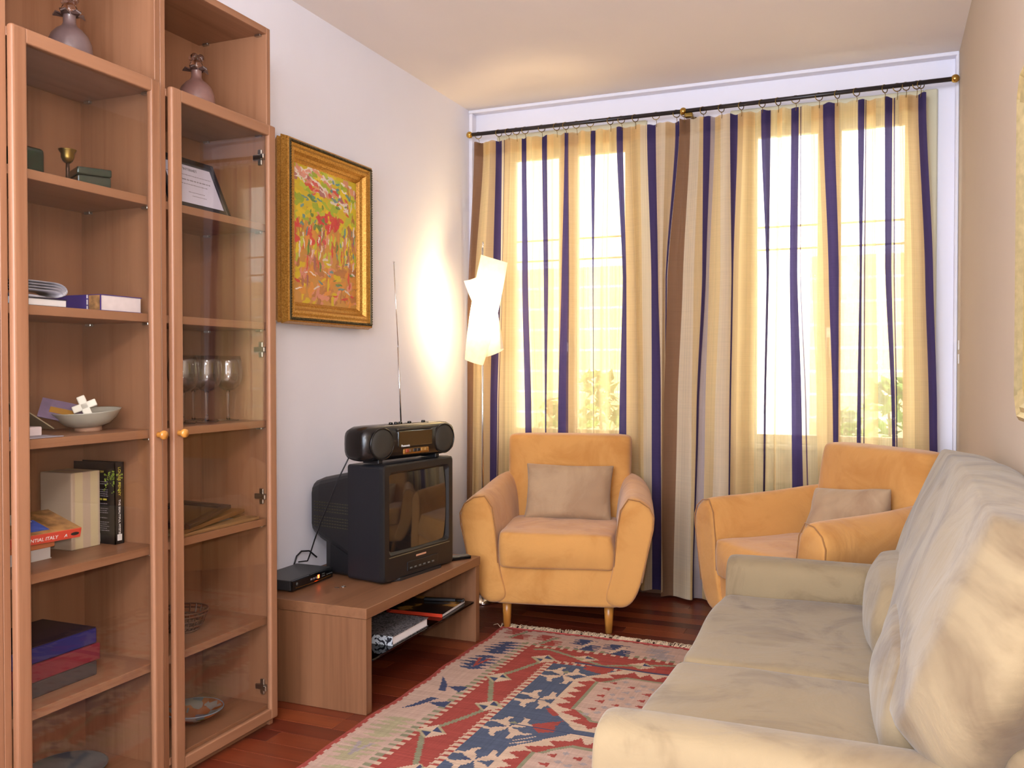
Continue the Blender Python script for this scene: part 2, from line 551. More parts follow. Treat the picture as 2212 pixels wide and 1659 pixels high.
def shrub(x, y, z0, h, r, seed, label):
    rg = random.Random(seed)
    t = thing('garden_shrub', (x, y, z0), label, 'shrub', 'shrubs in front of the garden wall')
    b = bmesh.new()
    for k in range(320):
        a = rg.random() * 6.283; zz = rg.random(); rr = r * math.sqrt(rg.random()) * (0.45 + 0.9 * math.sin(math.pi * min(zz + 0.12, 1)))
        c = Vector((x + rr * math.cos(a), y + rr * math.sin(a), z0 + 0.12 + zz * h))
        s = 0.035 + rg.random() * 0.035
        e = Euler((rg.uniform(-1, 1), rg.uniform(-1, 1), rg.random() * 6.28)).to_matrix()
        vs = [b.verts.new(c + e @ Vector(p)) for p in ((-s * 1.4, 0, 0), (0, -s * .6, 0.012), (s * 1.4, 0, 0), (0, s * .6, 0.012))]
        b.faces.new(vs)
    obj('foliage', b, leaf, t)
    obj('stem', tube([(x, y, z0), (x + 0.03, y, z0 + h * 0.5), (x, y + 0.03, z0 + h * 0.9)], [0.03, 0.02, 0.008], 6), twig, t)
shrub(0.05, 7.6, -0.35, 1.35, 0.32, 1, 'leafy green shrub low in the right window beside the chair back')
shrub(-0.28, 8.5, -0.35, 1.05, 0.26, 2, 'small green shrub showing lowest in the right window')
shrub(-2.25, 7.4, -0.35, 1.40, 0.30, 3, 'tall green shrub low in the left window above the chair')
shrub(-2.95, 8.3, -0.35, 1.15, 0.32, 4, 'low green shrub in the left window near the middle bar')

# ------------------------------------------------------------------ curtain rod
rod = thing('curtain_rod', (-0.92, 4.6, 2.53), 'black curtain rod with brass ball ends above both windows', 'curtain rod')
RY = 4.60
def rz(x): return 2.533 + (0.012 * (x + 0.95) / 1.25 if x > -0.95 else 0.0)
obj('rod_tube', tube([(-2.15, RY, 2.533), (-0.95, RY, 2.533)], 0.011, 12), rod_black, rod, smooth=True)
obj('rod_tube', tube([(-0.95, RY, 2.533), (0.295, RY, 2.545)], 0.011, 12), rod_black, rod, smooth=True)
def ball(c, r): return lathe([(0, -r)] + [(r * math.cos(a), r * math.sin(a)) for a in [math.pi * (k / 10 - 0.5) for k in range(1, 10)]] + [(0, r)], 16, c)
for c in ((-2.165, RY, 2.533), (0.302, RY, 2.5455), (-0.953, RY, 2.533)):
    obj('ball_finial', ball(c, 0.019), brass, rod, smooth=True)
br = join(tube([(-0.925, RY + 0.004, 2.522), (-0.918, RY + 0.05, 2.515), (-0.918, YB - 0.004, 2.515)], 0.009, 8), lathe([(0, 0), (0.02, 0), (0.02, 0.008), (0, 0.008)], 14, (0, 0, 0), frame_mtx((-0.918, YB - 0.001, 2.515), (1, 0, 0), (0, 0, 1))))
obj('bracket', br, old_brass, rod, smooth=True)
obj('bracket_cup', join(box(-0.945, -0.902, RY - 0.02, RY + 0.02, 2.498, 2.52, 0.006)), old_brass, rod)

# ------------------------------------------------------------------ curtains
def curtain_mat(name, col, transp, transl, var=0.0, uscale=240.0):
    m = bpy.data.materials.new(name); m.use_nodes = True
    nt = m.node_tree; N = nt.nodes; L = nt.links
    for n in list(N): N.remove(n)
    out = N.new('ShaderNodeOutputMaterial')
    uvn = N.new('ShaderNodeUVMap'); uvn.uv_map = 'UVMap'
    mp = N.new('ShaderNodeMapping'); mp.inputs['Scale'].default_value = (uscale, 0.35, 1)
    L.new(uvn.outputs[0], mp.inputs['Vector'])
    n1 = noise_node(nt, mp.outputs[0], 1.0, 3, 0.6)
    mp2 = N.new('ShaderNodeMapping'); mp2.inputs['Scale'].default_value = (6, 420, 1)
    L.new(uvn.outputs[0], mp2.inputs['Vector'])
    n2 = noise_node(nt, mp2.outputs[0], 1.0, 3, 0.6)
    c = np.array(col[:3])
    colr = ramp(nt, n1.outputs['Fac'], [(0.32, tuple(c * (1 - var))), (0.55, tuple(c)), (0.72, tuple(np.minimum(c * (1 + var * 0.6), 1)))])
    mixc = N.new('ShaderNodeMix'); mixc.data_type = 'RGBA'; mixc.blend_type = 'MULTIPLY'; mixc.inputs[0].default_value = 0.3
    L.new(colr, mixc.inputs[6])
    L.new(ramp(nt, n2.outputs['Fac'], [(0.35, (0.75, 0.75, 0.75)), (0.6, (1, 1, 1))]), mixc.inputs[7])
    d = N.new('ShaderNodeBsdfDiffuse'); L.new(mixc.outputs[2], d.inputs['Color'])
    t = N.new('ShaderNodeBsdfTranslucent'); L.new(mixc.outputs[2], t.inputs['Color'])
    m1 = N.new('ShaderNodeMixShader'); m1.inputs[0].default_value = transl
    L.new(d.outputs[0], m1.inputs[1]); L.new(t.outputs[0], m1.inputs[2])
    tr = N.new('ShaderNodeBsdfTransparent')
    tr.inputs['Color'].default_value = tuple(np.minimum(c ** 0.3, 1)) + (1,)
    m2 = N.new('ShaderNodeMixShader')
    rf = N.new('ShaderNodeMapRange'); rf.inputs[1].default_value = 0.3; rf.inputs[2].default_value = 0.7
    rf.inputs[3].default_value = max(transp - 0.12, 0); rf.inputs[4].default_value = min(transp + 0.12, 1) if transp > 0.06 else transp
    L.new(n1.outputs['Fac'], rf.inputs[0]); L.new(rf.outputs[0], m2.inputs[0])
    L.new(m1.outputs[0], m2.inputs[1]); L.new(tr.outputs[0], m2.inputs[2])
    L.new(m2.outputs[0], out.inputs[0])
    return m
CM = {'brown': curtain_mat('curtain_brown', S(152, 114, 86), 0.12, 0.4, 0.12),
      'gold': curtain_mat('curtain_gold', S(248, 218, 164), 0.16, 0.6, 0.08),
      'tan': curtain_mat('curtain_tan', S(230, 198, 152), 0.22, 0.5, 0.10),
      'cream': curtain_mat('curtain_cream', S(242, 222, 190), 0.14, 0.45, 0.05),
      'grey': curtain_mat('curtain_grey', S(190, 174, 172), 0.3, 0.4, 0.08),
      'sheer': curtain_mat('curtain_sheer', S(250, 230, 186), 0.46, 0.55, 0.07),
      'veil': curtain_mat('curtain_veil', S(250, 224, 172), 0.30, 0.55, 0.10),
      'navy': curtain_mat('curtain_navy', S(80, 68, 110), 0.04, 0.4, 0.06),
      'line': curtain_mat('curtain_thread_line', S(104, 82, 98), 0.15, 0.3, 0.0)}
KEYS = list(CM)
ZS = [2.415, 1.688, 1.007, 0.101]
CL=[(-2.141,-2.176,-2.212,-2.24,'brown'),(-2.098,-2.156,-2.168,-2.178,'gold'),(-2.043,-2.078,-2.102,-2.12,'tan'),(-2.015,-2.035,-2.053,-2.066,'navy'),(-1.984,-1.993,-2.014,-2.03,'cream'),(-1.967,-1.978,-2.001,-2.019,'line'),(-1.961,-1.973,-1.993,-2.008,'tan'),(-1.919,-1.942,-1.953,-1.962,'gold'),(-1.88,-1.883,-1.883,-1.883,'veil'),(-1.864,-1.863,-1.847,-1.834,'navy'),(-1.828,-1.816,-1.794,-1.777,'veil'),(-1.792,-1.803,-1.778,-1.759,'gold'),(-1.743,-1.734,-1.728,-1.724,'navy'),(-1.706,-1.696,-1.704,-1.709,'gold'),(-1.667,-1.666,-1.671,-1.675,'veil'),(-1.635,-1.637,-1.65,-1.659,'tan'),(-1.603,-1.618,-1.634,-1.645,'navy'),(-1.584,-1.578,-1.588,-1.595,'line'),(-1.579,-1.573,-1.577,-1.58,'tan'),(-1.531,-1.536,-1.535,-1.534,'veil'),(-1.508,-1.512,-1.506,-1.501,'gold'),(-1.487,-1.491,-1.477,-1.466,'veil'),(-1.462,-1.452,-1.448,-1.445,'navy'),(-1.43,-1.439,-1.436,-1.434,'veil'),(-1.388,-1.4,-1.407,-1.411,'gold'),(-1.358,-1.364,-1.358,-1.352,'veil'),(-1.309,-1.272,-1.288,-1.3,'navy'),(-1.279,-1.259,-1.259,-1.258,'tan'),(-1.241,-1.212,-1.198,-1.186,'gold'),(-1.181,-1.169,-1.16,-1.152,'cream'),(-1.149,-1.125,-1.123,-1.12,'navy'),(-1.104,-1.09,-1.071,-1.056,'cream'),(-1.048,-1.061,-1.061,-1.06,'tan'),(-1.002,-1.053,-1.054,-1.053,'navy'),(-0.98,-1.041,-1.046,-1.049,None)]
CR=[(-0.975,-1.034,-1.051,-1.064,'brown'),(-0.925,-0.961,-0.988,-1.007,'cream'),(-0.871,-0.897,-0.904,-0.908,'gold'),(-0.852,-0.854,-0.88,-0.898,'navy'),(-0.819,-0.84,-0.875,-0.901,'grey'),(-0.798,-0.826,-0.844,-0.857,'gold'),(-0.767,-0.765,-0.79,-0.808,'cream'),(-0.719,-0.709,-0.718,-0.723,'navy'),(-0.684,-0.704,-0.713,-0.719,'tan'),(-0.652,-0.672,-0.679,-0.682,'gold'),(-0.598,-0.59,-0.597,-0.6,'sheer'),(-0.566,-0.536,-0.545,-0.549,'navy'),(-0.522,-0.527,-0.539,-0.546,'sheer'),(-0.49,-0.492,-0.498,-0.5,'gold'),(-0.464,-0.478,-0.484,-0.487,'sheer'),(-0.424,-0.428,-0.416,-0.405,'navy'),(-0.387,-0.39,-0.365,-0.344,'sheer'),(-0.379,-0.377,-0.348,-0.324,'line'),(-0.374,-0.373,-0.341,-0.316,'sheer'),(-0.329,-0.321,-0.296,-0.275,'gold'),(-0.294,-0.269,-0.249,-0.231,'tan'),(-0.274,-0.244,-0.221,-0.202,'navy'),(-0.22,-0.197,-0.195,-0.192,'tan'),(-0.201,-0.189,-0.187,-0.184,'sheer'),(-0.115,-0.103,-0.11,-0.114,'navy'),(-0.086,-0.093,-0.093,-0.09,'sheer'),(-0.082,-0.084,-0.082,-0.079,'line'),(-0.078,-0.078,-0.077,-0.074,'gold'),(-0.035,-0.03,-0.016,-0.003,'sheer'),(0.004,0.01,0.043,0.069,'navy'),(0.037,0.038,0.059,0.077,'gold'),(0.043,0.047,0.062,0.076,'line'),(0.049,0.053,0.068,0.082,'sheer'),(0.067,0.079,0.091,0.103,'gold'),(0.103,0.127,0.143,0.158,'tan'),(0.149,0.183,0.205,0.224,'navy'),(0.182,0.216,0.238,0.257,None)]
def curtain(name, table, rings, label, ztop, zbot, seed):
    cx = (table[0][0] + table[-1][0]) / 2
    root = thing(name, (cx, 4.62, zbot), label, 'curtain', 'striped window curtains')
    cols = []   # (x0..x3, u, kind)
    for k in range(len(table) - 1):
        a, b2 = table[k], table[k + 1]
        n = max(2, int(round((b2[0] - a[0]) / 0.009)))
        for j in range(n):
            f = j / n
            cols.append(([a[i] * (1 - f) + b2[i] * f for i in range(4)], a[0] * (1 - f) + b2[0] * f, a[4]))
    cols.append((list(table[-1][:4]), table[-1][0], None))
    rows = 40
    def px_(c, z):
        if z >= ZS[0]:
            return c[0]
        for i in range(3):
            if z >= ZS[i + 1]:
                f = (ZS[i] - z) / (ZS[i] - ZS[i + 1]); f = f * f * (3 - 2 * f) * 0.4 + f * 0.6
                return c[i] * (1 - f) + c[i + 1] * f
        return c[3]
    b = bmesh.new(); uvl = b.loops.layers.uv.new('UVMap')
    vg = []
    def depth(u, z, s=0.0):
        h = (ztop - z) / (ztop - zbot)
        A = 0.016 + 0.014 * h
        return 4.625 + A * math.sin(u * 2 * math.pi / 0.105 + 1.3 * math.sin(u * 9 + seed) + 0.5 * h) + 0.012 * h * noise.noise(Vector((u * 7, z * 1.2, seed))) + s
    def build(b, uvl, z_hi, z_lo, rows, off):
        vg = []
        for r in range(rows + 1):
            z = z_hi + (z_lo - z_hi) * r / rows
            vg.append([(b.verts.new((max(min(px_(c[0], z), 0.285), -2.182), depth(c[1], z, off), z + (0.003 * math.sin(c[1] * 120) if r == 0 and off == 0 else 0) + (0.014 * noise.noise(Vector((c[1] * 5, 0, seed))) if z < zbot + 0.02 else 0))), c[1], z) for c in cols])
        for r in range(rows):
            for k in range(len(cols) - 1):
                q = (vg[r][k], vg[r][k + 1], vg[r + 1][k + 1], vg[r + 1][k])
                f = b.faces.new([v[0] for v in q]); f.smooth = True
                f.material_index = KEYS.index(cols[k][2])
                for lp, v in zip(f.loops, q): lp[uvl].uv = (v[1], v[2])
    build(b, uvl, ztop, zbot, rows, 0.0)
    me = bpy.data.meshes.new('fabric'); b.to_mesh(me); b.free()
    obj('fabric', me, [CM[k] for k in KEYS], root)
    b = bmesh.new(); uvl = b.loops.layers.uv.new('UVMap')
    build(b, uvl, zbot + 0.15, zbot + 0.004, 4, 0.005)
    me = bpy.data.meshes.new('hem'); b.to_mesh(me); b.free()
    obj('hem', me, [CM[k] for k in KEYS], root)
    b = bmesh.new(); uvl = b.loops.layers.uv.new('UVMap')
    build(b, uvl, ztop - 0.004, ztop - 0.075, 2, 0.005)
    me = bpy.data.meshes.new('heading_tape'); b.to_mesh(me); b.free()
    obj('heading_tape', me, [CM[k] for k in KEYS], root)
    rg = random.Random(seed)
    for x in rings:
        zc_ = rz(x) - 0.008; tl = rg.uniform(0.15, 1.0)
        pts = [(x + 0.019 * math.cos(a) * math.cos(tl), RY + 0.019 * math.cos(a) * math.sin(tl), zc_ + 0.019 * math.sin(a)) for a in [2 * math.pi * k / 14 for k in range(14)]]
        ro = obj('curtain_ring', tube(pts, 0.0022, 6, True), old_brass, root, smooth=True)
        obj('hook', tube([(x, RY, zc_ - 0.019), (x + 0.003, RY + 0.004, zc_ - 0.028), (x, 4.615, ztop - 0.02)], 0.0014, 5), old_brass, ro)
    return root
curtain('striped_curtain', CL, [-2.111, -1.986, -1.928, -1.88, -1.828, -1.73, -1.644, -1.591, -1.53, -1.452, -1.342, -1.281, -1.206, -1.095, -0.988],
        'gold and navy striped sheer curtain over the left window behind the floor lamp', 2.492, 0.04, 1.0)
curtain('striped_curtain', CR, [-0.95, -0.851, -0.76, -0.662, -0.56, -0.483, -0.4, -0.292, -0.209, -0.122, 0.003, 0.057, 0.095, 0.141, 0.158],
        'gold and navy striped sheer curtain over the right window behind the corner armchair', 2.50, 0.015, 5.0)

# ------------------------------------------------------------------ bookcases
door_glass = pane_glass('cabinet_glass', (0.965, 0.955, 0.94, 1), 1.0, 1.5)
BX0, BX1 = -2.205, -1.914          # back and front of the carcass
SHELF = [1.695, 1.365, 1.036, 0.705, 0.37]
def bookcase(y0, y1, dy0, dy1, knob_y, label, hinge_side, filler=None):
    t = 0.02
    r = thing('bookcase', ((BX0 + BX1) / 2, (y0 + y1) / 2, 0), label, 'bookcase', 'glazed bookcases')
    obj('side_panel', box(BX0, BX1, y0, y0 + t, 0, 2.353, 0.0015, 1), wood_v, r)
    obj('side_panel', box(BX0, BX1, y1 - t, y1, 0, 2.353, 0.0015, 1), wood_v, r)
    obj('top_panel', box(BX0, BX1, y0 + t, y1 - t, 2.331, 2.353, 0.001, 1), wood_y, r)
    obj('back_panel', box(BX0, BX0 + 0.006, y0 + t, y1 - t, 0.05, 2.331), wood_v, r)
    obj('fixed_shelf', box(BX0 + 0.006, BX1, y0 + t, y1 - t, 1.996, 2.018, 0.001, 1), wood_y, r)
    obj('bottom_panel', box(BX0 + 0.006, BX1, y0 + t, y1 - t, 0.05, 0.072, 0.001, 1), wood_y, r)
    obj('plinth', box(BX1 - 0.04, BX1 - 0.012, y0 + t, y1 - t, 0, 0.05), wood_y, r)
    for z in SHELF:
        s = obj('shelf', box(BX0 + 0.008, BX1 - 0.004, y0 + t + 0.001, y1 - t - 0.001, z - 0.024, z, 0.0012, 1), wood_y, r)
        for px_ in (BX0 + 0.03, BX1 - 0.04):
            obj('shelf_clip', box(px_, px_ + 0.022, y1 - t - 0.014, y1 - t - 0.001, z - 0.031, z - 0.024, 0.001, 1), nickel, s)
    for z in (2.3245, 1.989):
        for px_ in (BX0 + 0.03, BX1 - 0.04):
            obj('shelf_clip', box(px_, px_ + 0.022, y1 - t - 0.012, y1 - t - 0.001, z, z + 0.0065, 0.001, 1), nickel, r)
    if filler: obj('filler_panel', box(BX0, BX1, filler[0], filler[1], 0, 2.353, 0.0015, 1), wood_v, r)
    # door: two stiles, two rails, pane, knob
    dz0, dz1, w = 0.026, 2.024, 0.037
    dx0, dx1 = BX1 + 0.001, BX1 + 0.021
    wl = 0.043
    d = obj('door', box(dx0, dx1, dy0, dy0 + wl, dz0, dz1, 0.007, 3), wood_v, r)
    obj('stile', box(dx0, dx1, dy1 - w, dy1, dz0, dz1, 0.006, 3), wood_v, d)
    obj('rail', box(dx0, dx1 - 0.001, dy0 + wl - 0.004, dy1 - w + 0.004, dz1 - w, dz1 - 0.001, 0.004, 3), wood_y, d)
    obj('rail', box(dx0, dx1 - 0.001, dy0 + wl - 0.004, dy1 - w + 0.004, dz0 + 0.001, dz0 + w, 0.004, 3), wood_y, d)
    obj('glass_pane', box(dx0 + 0.006, dx0 + 0.010, dy0 + wl - 0.003, dy1 - w + 0.003, dz0 + w - 0.003, dz1 - w + 0.003), door_glass, d)
    km = frame_mtx((dx1, knob_y, 1.022), (0, 1, 0), (0, 0, 1))
    obj('knob', lathe([(0, 0), (0.009, 0), (0.0075, 0.006), (0.011, 0.013), (0.0135, 0.02), (0.012, 0.025), (0, 0.027)], 18, (0, 0, 0), km), knob_wood, d, smooth=True)
    if hinge_side:
        for z in (1.92, 1.274, 0.778, 0.13):
            h = join(box(BX1 - 0.05, BX1 - 0.004, y1 - t - 0.012, y1 - t - 0.001, z - 0.009, z + 0.009, 0.002, 1),
                     box(BX1 - 0.032, BX1 - 0.016, y1 - t - 0.009, y1 - t - 0.001, z - 0.026, z + 0.026, 0.002, 1),
                     box(BX1 - 0.012, BX1 + 0.003, y1 - t - 0.024, y1 - t - 0.004, z - 0.008, z + 0.008, 0.002, 1))
            obj('hinge', h, nickel, r)
    return r
bookcase(1.482, 1.989, 1.500, 1.971, 1.953, 'left glass-door beech bookcase holding the bowl and books', False, (1.40, 1.4815))
bookcase(1.990, 2.489, 2.012, 2.490, 2.034, 'right glass-door beech bookcase holding the wine glasses', True)

# ---- things on the bookcase shelves
dec_glass = plain('frosted_mauve_glass', S(108, 86, 84), 0.4, var=0.12, vscale=30, coat=0.4)
dec_pink = plain('frosted_rose_glass', S(132, 94, 86), 0.4, var=0.12, vscale=30, coat=0.4)
stop_glass = clear_glass('stopper_glass', (0.95, 0.82, 0.80, 1), 0.1)
def decanter(x, y, label, m):
    z = 2.018
    r = thing('glass_decanter', (x, y, z), label, 'decanter', 'decanters on top of the bookcases')
    obj('bottle_body', lathe([(0, 0.0), (0.034, 0.0), (0.046, 0.012), (0.055, 0.032), (0.0585, 0.056), (0.056, 0.080), (0.047, 0.102), (0.034, 0.117), (0.021, 0.126), (0.0165, 0.136), (0.0165, 0.156), (0.020, 0.163), (0.015, 0.164), (0.0, 0.15)], 28, (x, y, z)), m, r, smooth=True)
    b = bmesh.new()
    for k in range(5):     # petal collar
        a = 2 * math.pi * k / 5
        c, s = math.cos(a), math.sin(a)
        pts = [(0.018, -0.012, 0.160), (0.018, 0.012, 0.160), (0.034, 0.009, 0.166), (0.043, 0.0, 0.158), (0.034, -0.009, 0.166)]
        up = [b.verts.new((x + p[0] * c - p[1] * s, y + p[0] * s + p[1] * c, z + p[2])) for p in pts]
        lo = [b.verts.new((v.co.x, v.co.y, v.co.z - 0.004)) for v in up]
        b.faces.new(up); b.faces.new(list(reversed(lo)))
        for i in range(5): b.faces.new((up[i], lo[i], lo[(i + 1) % 5], up[(i + 1) % 5]))
    obj('petal_collar', b, plain('petal_glass_%d' % int(y * 100), S(84, 62, 56), 0.3, coat=0.4), r)
    st = join(lathe([(0, 0.15), (0.012, 0.15), (0.014, 0.168), (0.02, 0.178), (0.014, 0.188), (0, 0.19)], 16, (x, y, z)),
              *[ball((x + 0.014 * math.cos(a), y + 0.014 * math.sin(a), z + 0.198), 0.0115) for a in (0.3, 1.87, 3.44, 5.0)])
    obj('stopper', st, stop_glass, r, smooth=True)
decanter(-2.06, 1.81, 'larger looking mauve glass decanter at the upper left above the goblet', dec_glass)
decanter(-2.06, 2.30, 'rose glass decanter in the open top of the right bookcase', dec_pink)

green = plain('dark_green_glaze', S(10, 36, 24), 0.14, var=0.6, vscale=60, coat=0.3)
gb = obj('trinket_box', box(-2.03, -1.96, 1.575, 1.648, 1.6955, 1.765, 0.012, 3), green); tag(gb, 'tall dark green glazed box cut off by the left door frame', 'box')
t = thing('lidded_box', (-2.0, 1.82, 1.695), 'low dark green lacquer box beside the brass goblet', 'box', None, R(-28))
obj('box_base', box(-0.05, 0.045, -0.042, 0.042, 0, 0.032, 0.003), green, t, False)
obj('lid', box(-0.052, 0.047, -0.044, 0.044, 0.033, 0.054, 0.004), green, t, False)
t = thing('brass_goblet', (-1.965, 1.717, 1.695), 'small brass goblet with a thin dark stem', 'goblet')
obj('cup', lathe([(0, 0.05), (0.006, 0.05), (0.012, 0.055), (0.016, 0.064), (0.0165, 0.074), (0.022, 0.083), (0.0225, 0.085), (0.015, 0.079), (0.013, 0.066), (0, 0.06)], 22, (-1.965, 1.717, 1.695)), old_brass, t, smooth=True)
obj('stem', lathe([(0, 0), (0.02, 0), (0.018, 0.004), (0.006, 0.008), (0.0045, 0.02), (0.005, 0.035), (0.0045, 0.05), (0, 0.05)], 18, (-1.965, 1.717, 1.695)), plain('dark_brass', S(60, 38, 26), 0.4, 0.6), t, smooth=True)

# certificate in a black frame, leaning back
t = thing('framed_certificate', (-1.935, 2.19, 1.695), 'black framed printed certificate leaning on the right bookcase shelf', 'picture frame')
la = R(24); M = Matrix.Translation((-1.938, 2.19, 1.696)) @ Matrix.Rotation(-la, 4, 'Y')
hw_, fh = 0.125, 0.185
fr = bmesh.new()
for a in ((-hw_, -hw_ + 0.017, 0, fh), (hw_ - 0.017, hw_, 0, fh), (-hw_ + 0.017, hw_ - 0.017, 0, 0.017), (-hw_ + 0.017, hw_ - 0.017, fh - 0.022, fh)):
    box(-0.014, 0.004, a[0], a[1], a[2], a[3], 0.002, 1, bm=fr, mtx=M)
obj('frame', fr, plain('black_frame', S(28, 24, 26), 0.35), t)
cp = obj('paper', box(-0.010, -0.004, -hw_ + 0.017, hw_ - 0.017, 0.017, fh - 0.022, mtx=M), plain('certificate_paper', S(205, 198, 214), 0.6), t)
def cert(txt, size, yy, zz, mat=grey_print, al='LEFT'):
    fm = M @ frame_mtx((-0.0035, yy, zz), (0, 1, 0), (0, 0, 1))
    lettering(txt, size, fm, mat, cp, align=al)
cert('OF INTERNET', 0.0135, -0.040, 0.143)
for (wd_, zz, yy, hh) in ((0.19, 0.124, -0.098, 0.003), (0.17, 0.105, -0.090, 0.0045), (0.14, 0.09, -0.075, 0.003), (0.07, 0.062, -0.03, 0.0026), (0.06, 0.049, -0.02, 0.0026)):
    obj('print_line', print_line(M @ frame_mtx((-0.0036, yy, zz), (0, 1, 0), (0, 0, 1)), wd_, hh, int(zz * 1000)), grey_print, cp)
obj('easel_back', box(-0.018, -0.014, -0.03, 0.03, 0.02, 0.15, mtx=M), plain('frame_backing', S(50, 40, 34), 0.8), t)

# left bookcase, second shelf: thick blue book and curled magazines
blue_cov = plain('blue_violet_cover', S(62, 44, 128), 0.35, var=0.06)
t = thing('thick_guidebook', (-2.05, 1.87, 1.365), 'thick blue paperback lying flat with white page edges', 'book')
obj('cover', join(box(-2.16, -1.942, 1.800, 1.944, 1.366, 1.368), box(-2.16, -1.942, 1.800, 1.944, 1.408, 1.410), box(-2.16, -1.942, 1.799, 1.801, 1.366, 1.410)), blue_cov, t)
obj('pages', box(-2.158, -1.944, 1.802, 1.941, 1.368, 1.408), plain('page_edges', S(228, 214, 214), 0.9, var=0.05, vscale=60), t)
obj('cover_picture', box(-1.985, -1.945, 1.7982, 1.799, 1.368, 1.408), plain('cover_photo', S(150, 110, 70), 0.5, var=0.6, vscale=60), t)
lettering('ITALY', 0.016, frame_mtx((-2.115, 1.7985, 1.374), (1, 0, 0), (0, 0, 1)), white_print, t)
obj('print_line', print_line(frame_mtx((-1.988, 1.7985, 1.370), (0, 0, 1), (-1, 0, 0)), 0.034, 0.005, 3), white_print, t)
mag_dark = plain('dark_magazine_cover', S(40, 34, 62), 0.3)
t = thing('flat_magazine', (-2.02, 1.60, 1.365), 'dark magazine lying flat under the curled brochure', 'magazine')
obj('cover', box(-2.13, -1.95, 1.50, 1.70, 1.3655, 1.368), mag_dark, t)
obj('pages', box(-2.128, -1.952, 1.502, 1.698, 1.368, 1.385, 0.001, 1), paper, t)
obj('top_cover', box(-2.13, -1.95, 1.50, 1.70, 1.385, 1.387), mag_dark, t)
t = thing('curled_brochure', (-1.98, 1.66, 1.387), 'shiny grey brochure curled over on the dark magazine', 'brochure')
gloss_grey = plain('glossy_grey_paper', S(176, 172, 182), 0.2, var=0.25, vscale=25)
for k in range(4):
    rr = 0.020 - 0.0035 * k
    pts = [(math.cos(a) * 0.042 * (1 - 0.1 * k), math.sin(a) * rr + rr) for a in [R(-90 + 180 * i / 10) for i in range(11)]]
    pts = [(-0.10, 2 * 0.0 + 0.002 * k)] + pts + [(-0.10, 2 * rr + 0.001)]
    rings = [[(xx, 1.655 + p[0], 1.3885 + p[1]) for p in pts] for xx in (-2.03, -1.945)]
    o = obj('leaf', loft(rings, False, False), gloss_grey, t, smooth=True)
    s = o.modifiers.new('thickness', 'SOLIDIFY'); s.thickness = 0.001

# left bookcase, third shelf: shallow bowl, cross, brochures, white box
bowl_m = plain('grey_green_ceramic', S(176, 172, 158), 0.45, var=0.08, vscale=12)
bc = (-2.05, 1.852, 1.036)
bt = Matrix.Translation(bc) @ Matrix.Rotation(R(5), 4, 'X')
t = thing('shallow_bowl', bc, 'shallow grey ceramic bowl on the middle left shelf', 'bowl')
obj('bowl_body', lathe([(0, 0.012), (0.036, 0.012), (0.058, 0.020), (0.076, 0.036), (0.088, 0.055), (0.090, 0.058), (0.085, 0.056), (0.072, 0.037), (0.054, 0.024), (0.03, 0.018), (0, 0.017)], 36, (0, 0, 0), bt), bowl_m, t, smooth=True)
obj('foot_ring', lathe([(0, 0), (0.036, 0), (0.035, 0.013), (0, 0.013)], 28, (0, 0, 0), Matrix.Translation(bc)), plain('pink_foot', S(196, 150, 124), 0.6), t, smooth=True)
cm = Matrix.Translation((-2.04, 1.833, 1.103)) @ Matrix.Rotation(R(48), 4, 'Z') @ Matrix.Rotation(R(-22), 4, 'Y') @ Matrix.Rotation(R(-10), 4, 'X')
crs = join(box(-0.011, 0.011, -0.011, 0.011, -0.032, 0.032, 0.003, 2, mtx=cm), box(-0.032, 0.032, -0.011, 0.011, -0.008, 0.012, 0.003, 2, mtx=cm))
tag(obj('porcelain_cross', crs, plain('white_porcelain', S(236, 230, 216), 0.15, coat=0.5)), 'white porcelain cross standing in the shallow bowl', 'cross')
bm_ = Matrix.Translation((-2.09, 1.800, 1.092)) @ Matrix.Rotation(R(48), 4, 'Z') @ Matrix.Rotation(R(14), 4, 'Y') @ Matrix.Rotation(R(38), 4, 'X')
t = thing('leaflet', (-2.075, 1.775, 1.09), 'mauve leaflet with a yellow band sticking out of the bowl', 'leaflet')
obj('sheet', box(-0.055, 0.055, -0.04, 0.04, -0.002, 0.002, 0.0005, 1, mtx=bm_), plain('mauve_leaflet', S(132, 112, 142), 0.5, var=0.15, vscale=30), t)
obj('yellow_band', box(-0.03, 0.035, -0.015, 0.008, 0.002, 0.0027, mtx=bm_), plain('ochre_band', S(178, 128, 48), 0.5), t)
tag(obj('paper_sheet', box(-2.02, -1.93, 1.53, 1.668, 1.0365, 1.0385, 0.0005, 1), plain('grey_paper', S(168, 160, 170), 0.7)), 'grey folded paper lying flat at the left shelf edge', 'paper')
tag(obj('small_carton', box(-2.035, -1.975, 1.555, 1.642, 1.0387, 1.062, 0.002, 1), plain('carton_white', S(214, 196, 196), 0.7)), 'small white carton standing on the grey paper', 'carton')
lm = Matrix.Translation((-2.06, 1.66, 1.085)) @ Matrix.Rotation(R(-32), 4, 'X')
tag(obj('propped_card', box(-0.04, 0.04, -0.065, 0.065, -0.001, 0.002, mtx=lm), plain('olive_card', S(150, 136, 110), 0.6)), 'thin olive card propped at a slant above the white carton', 'card')

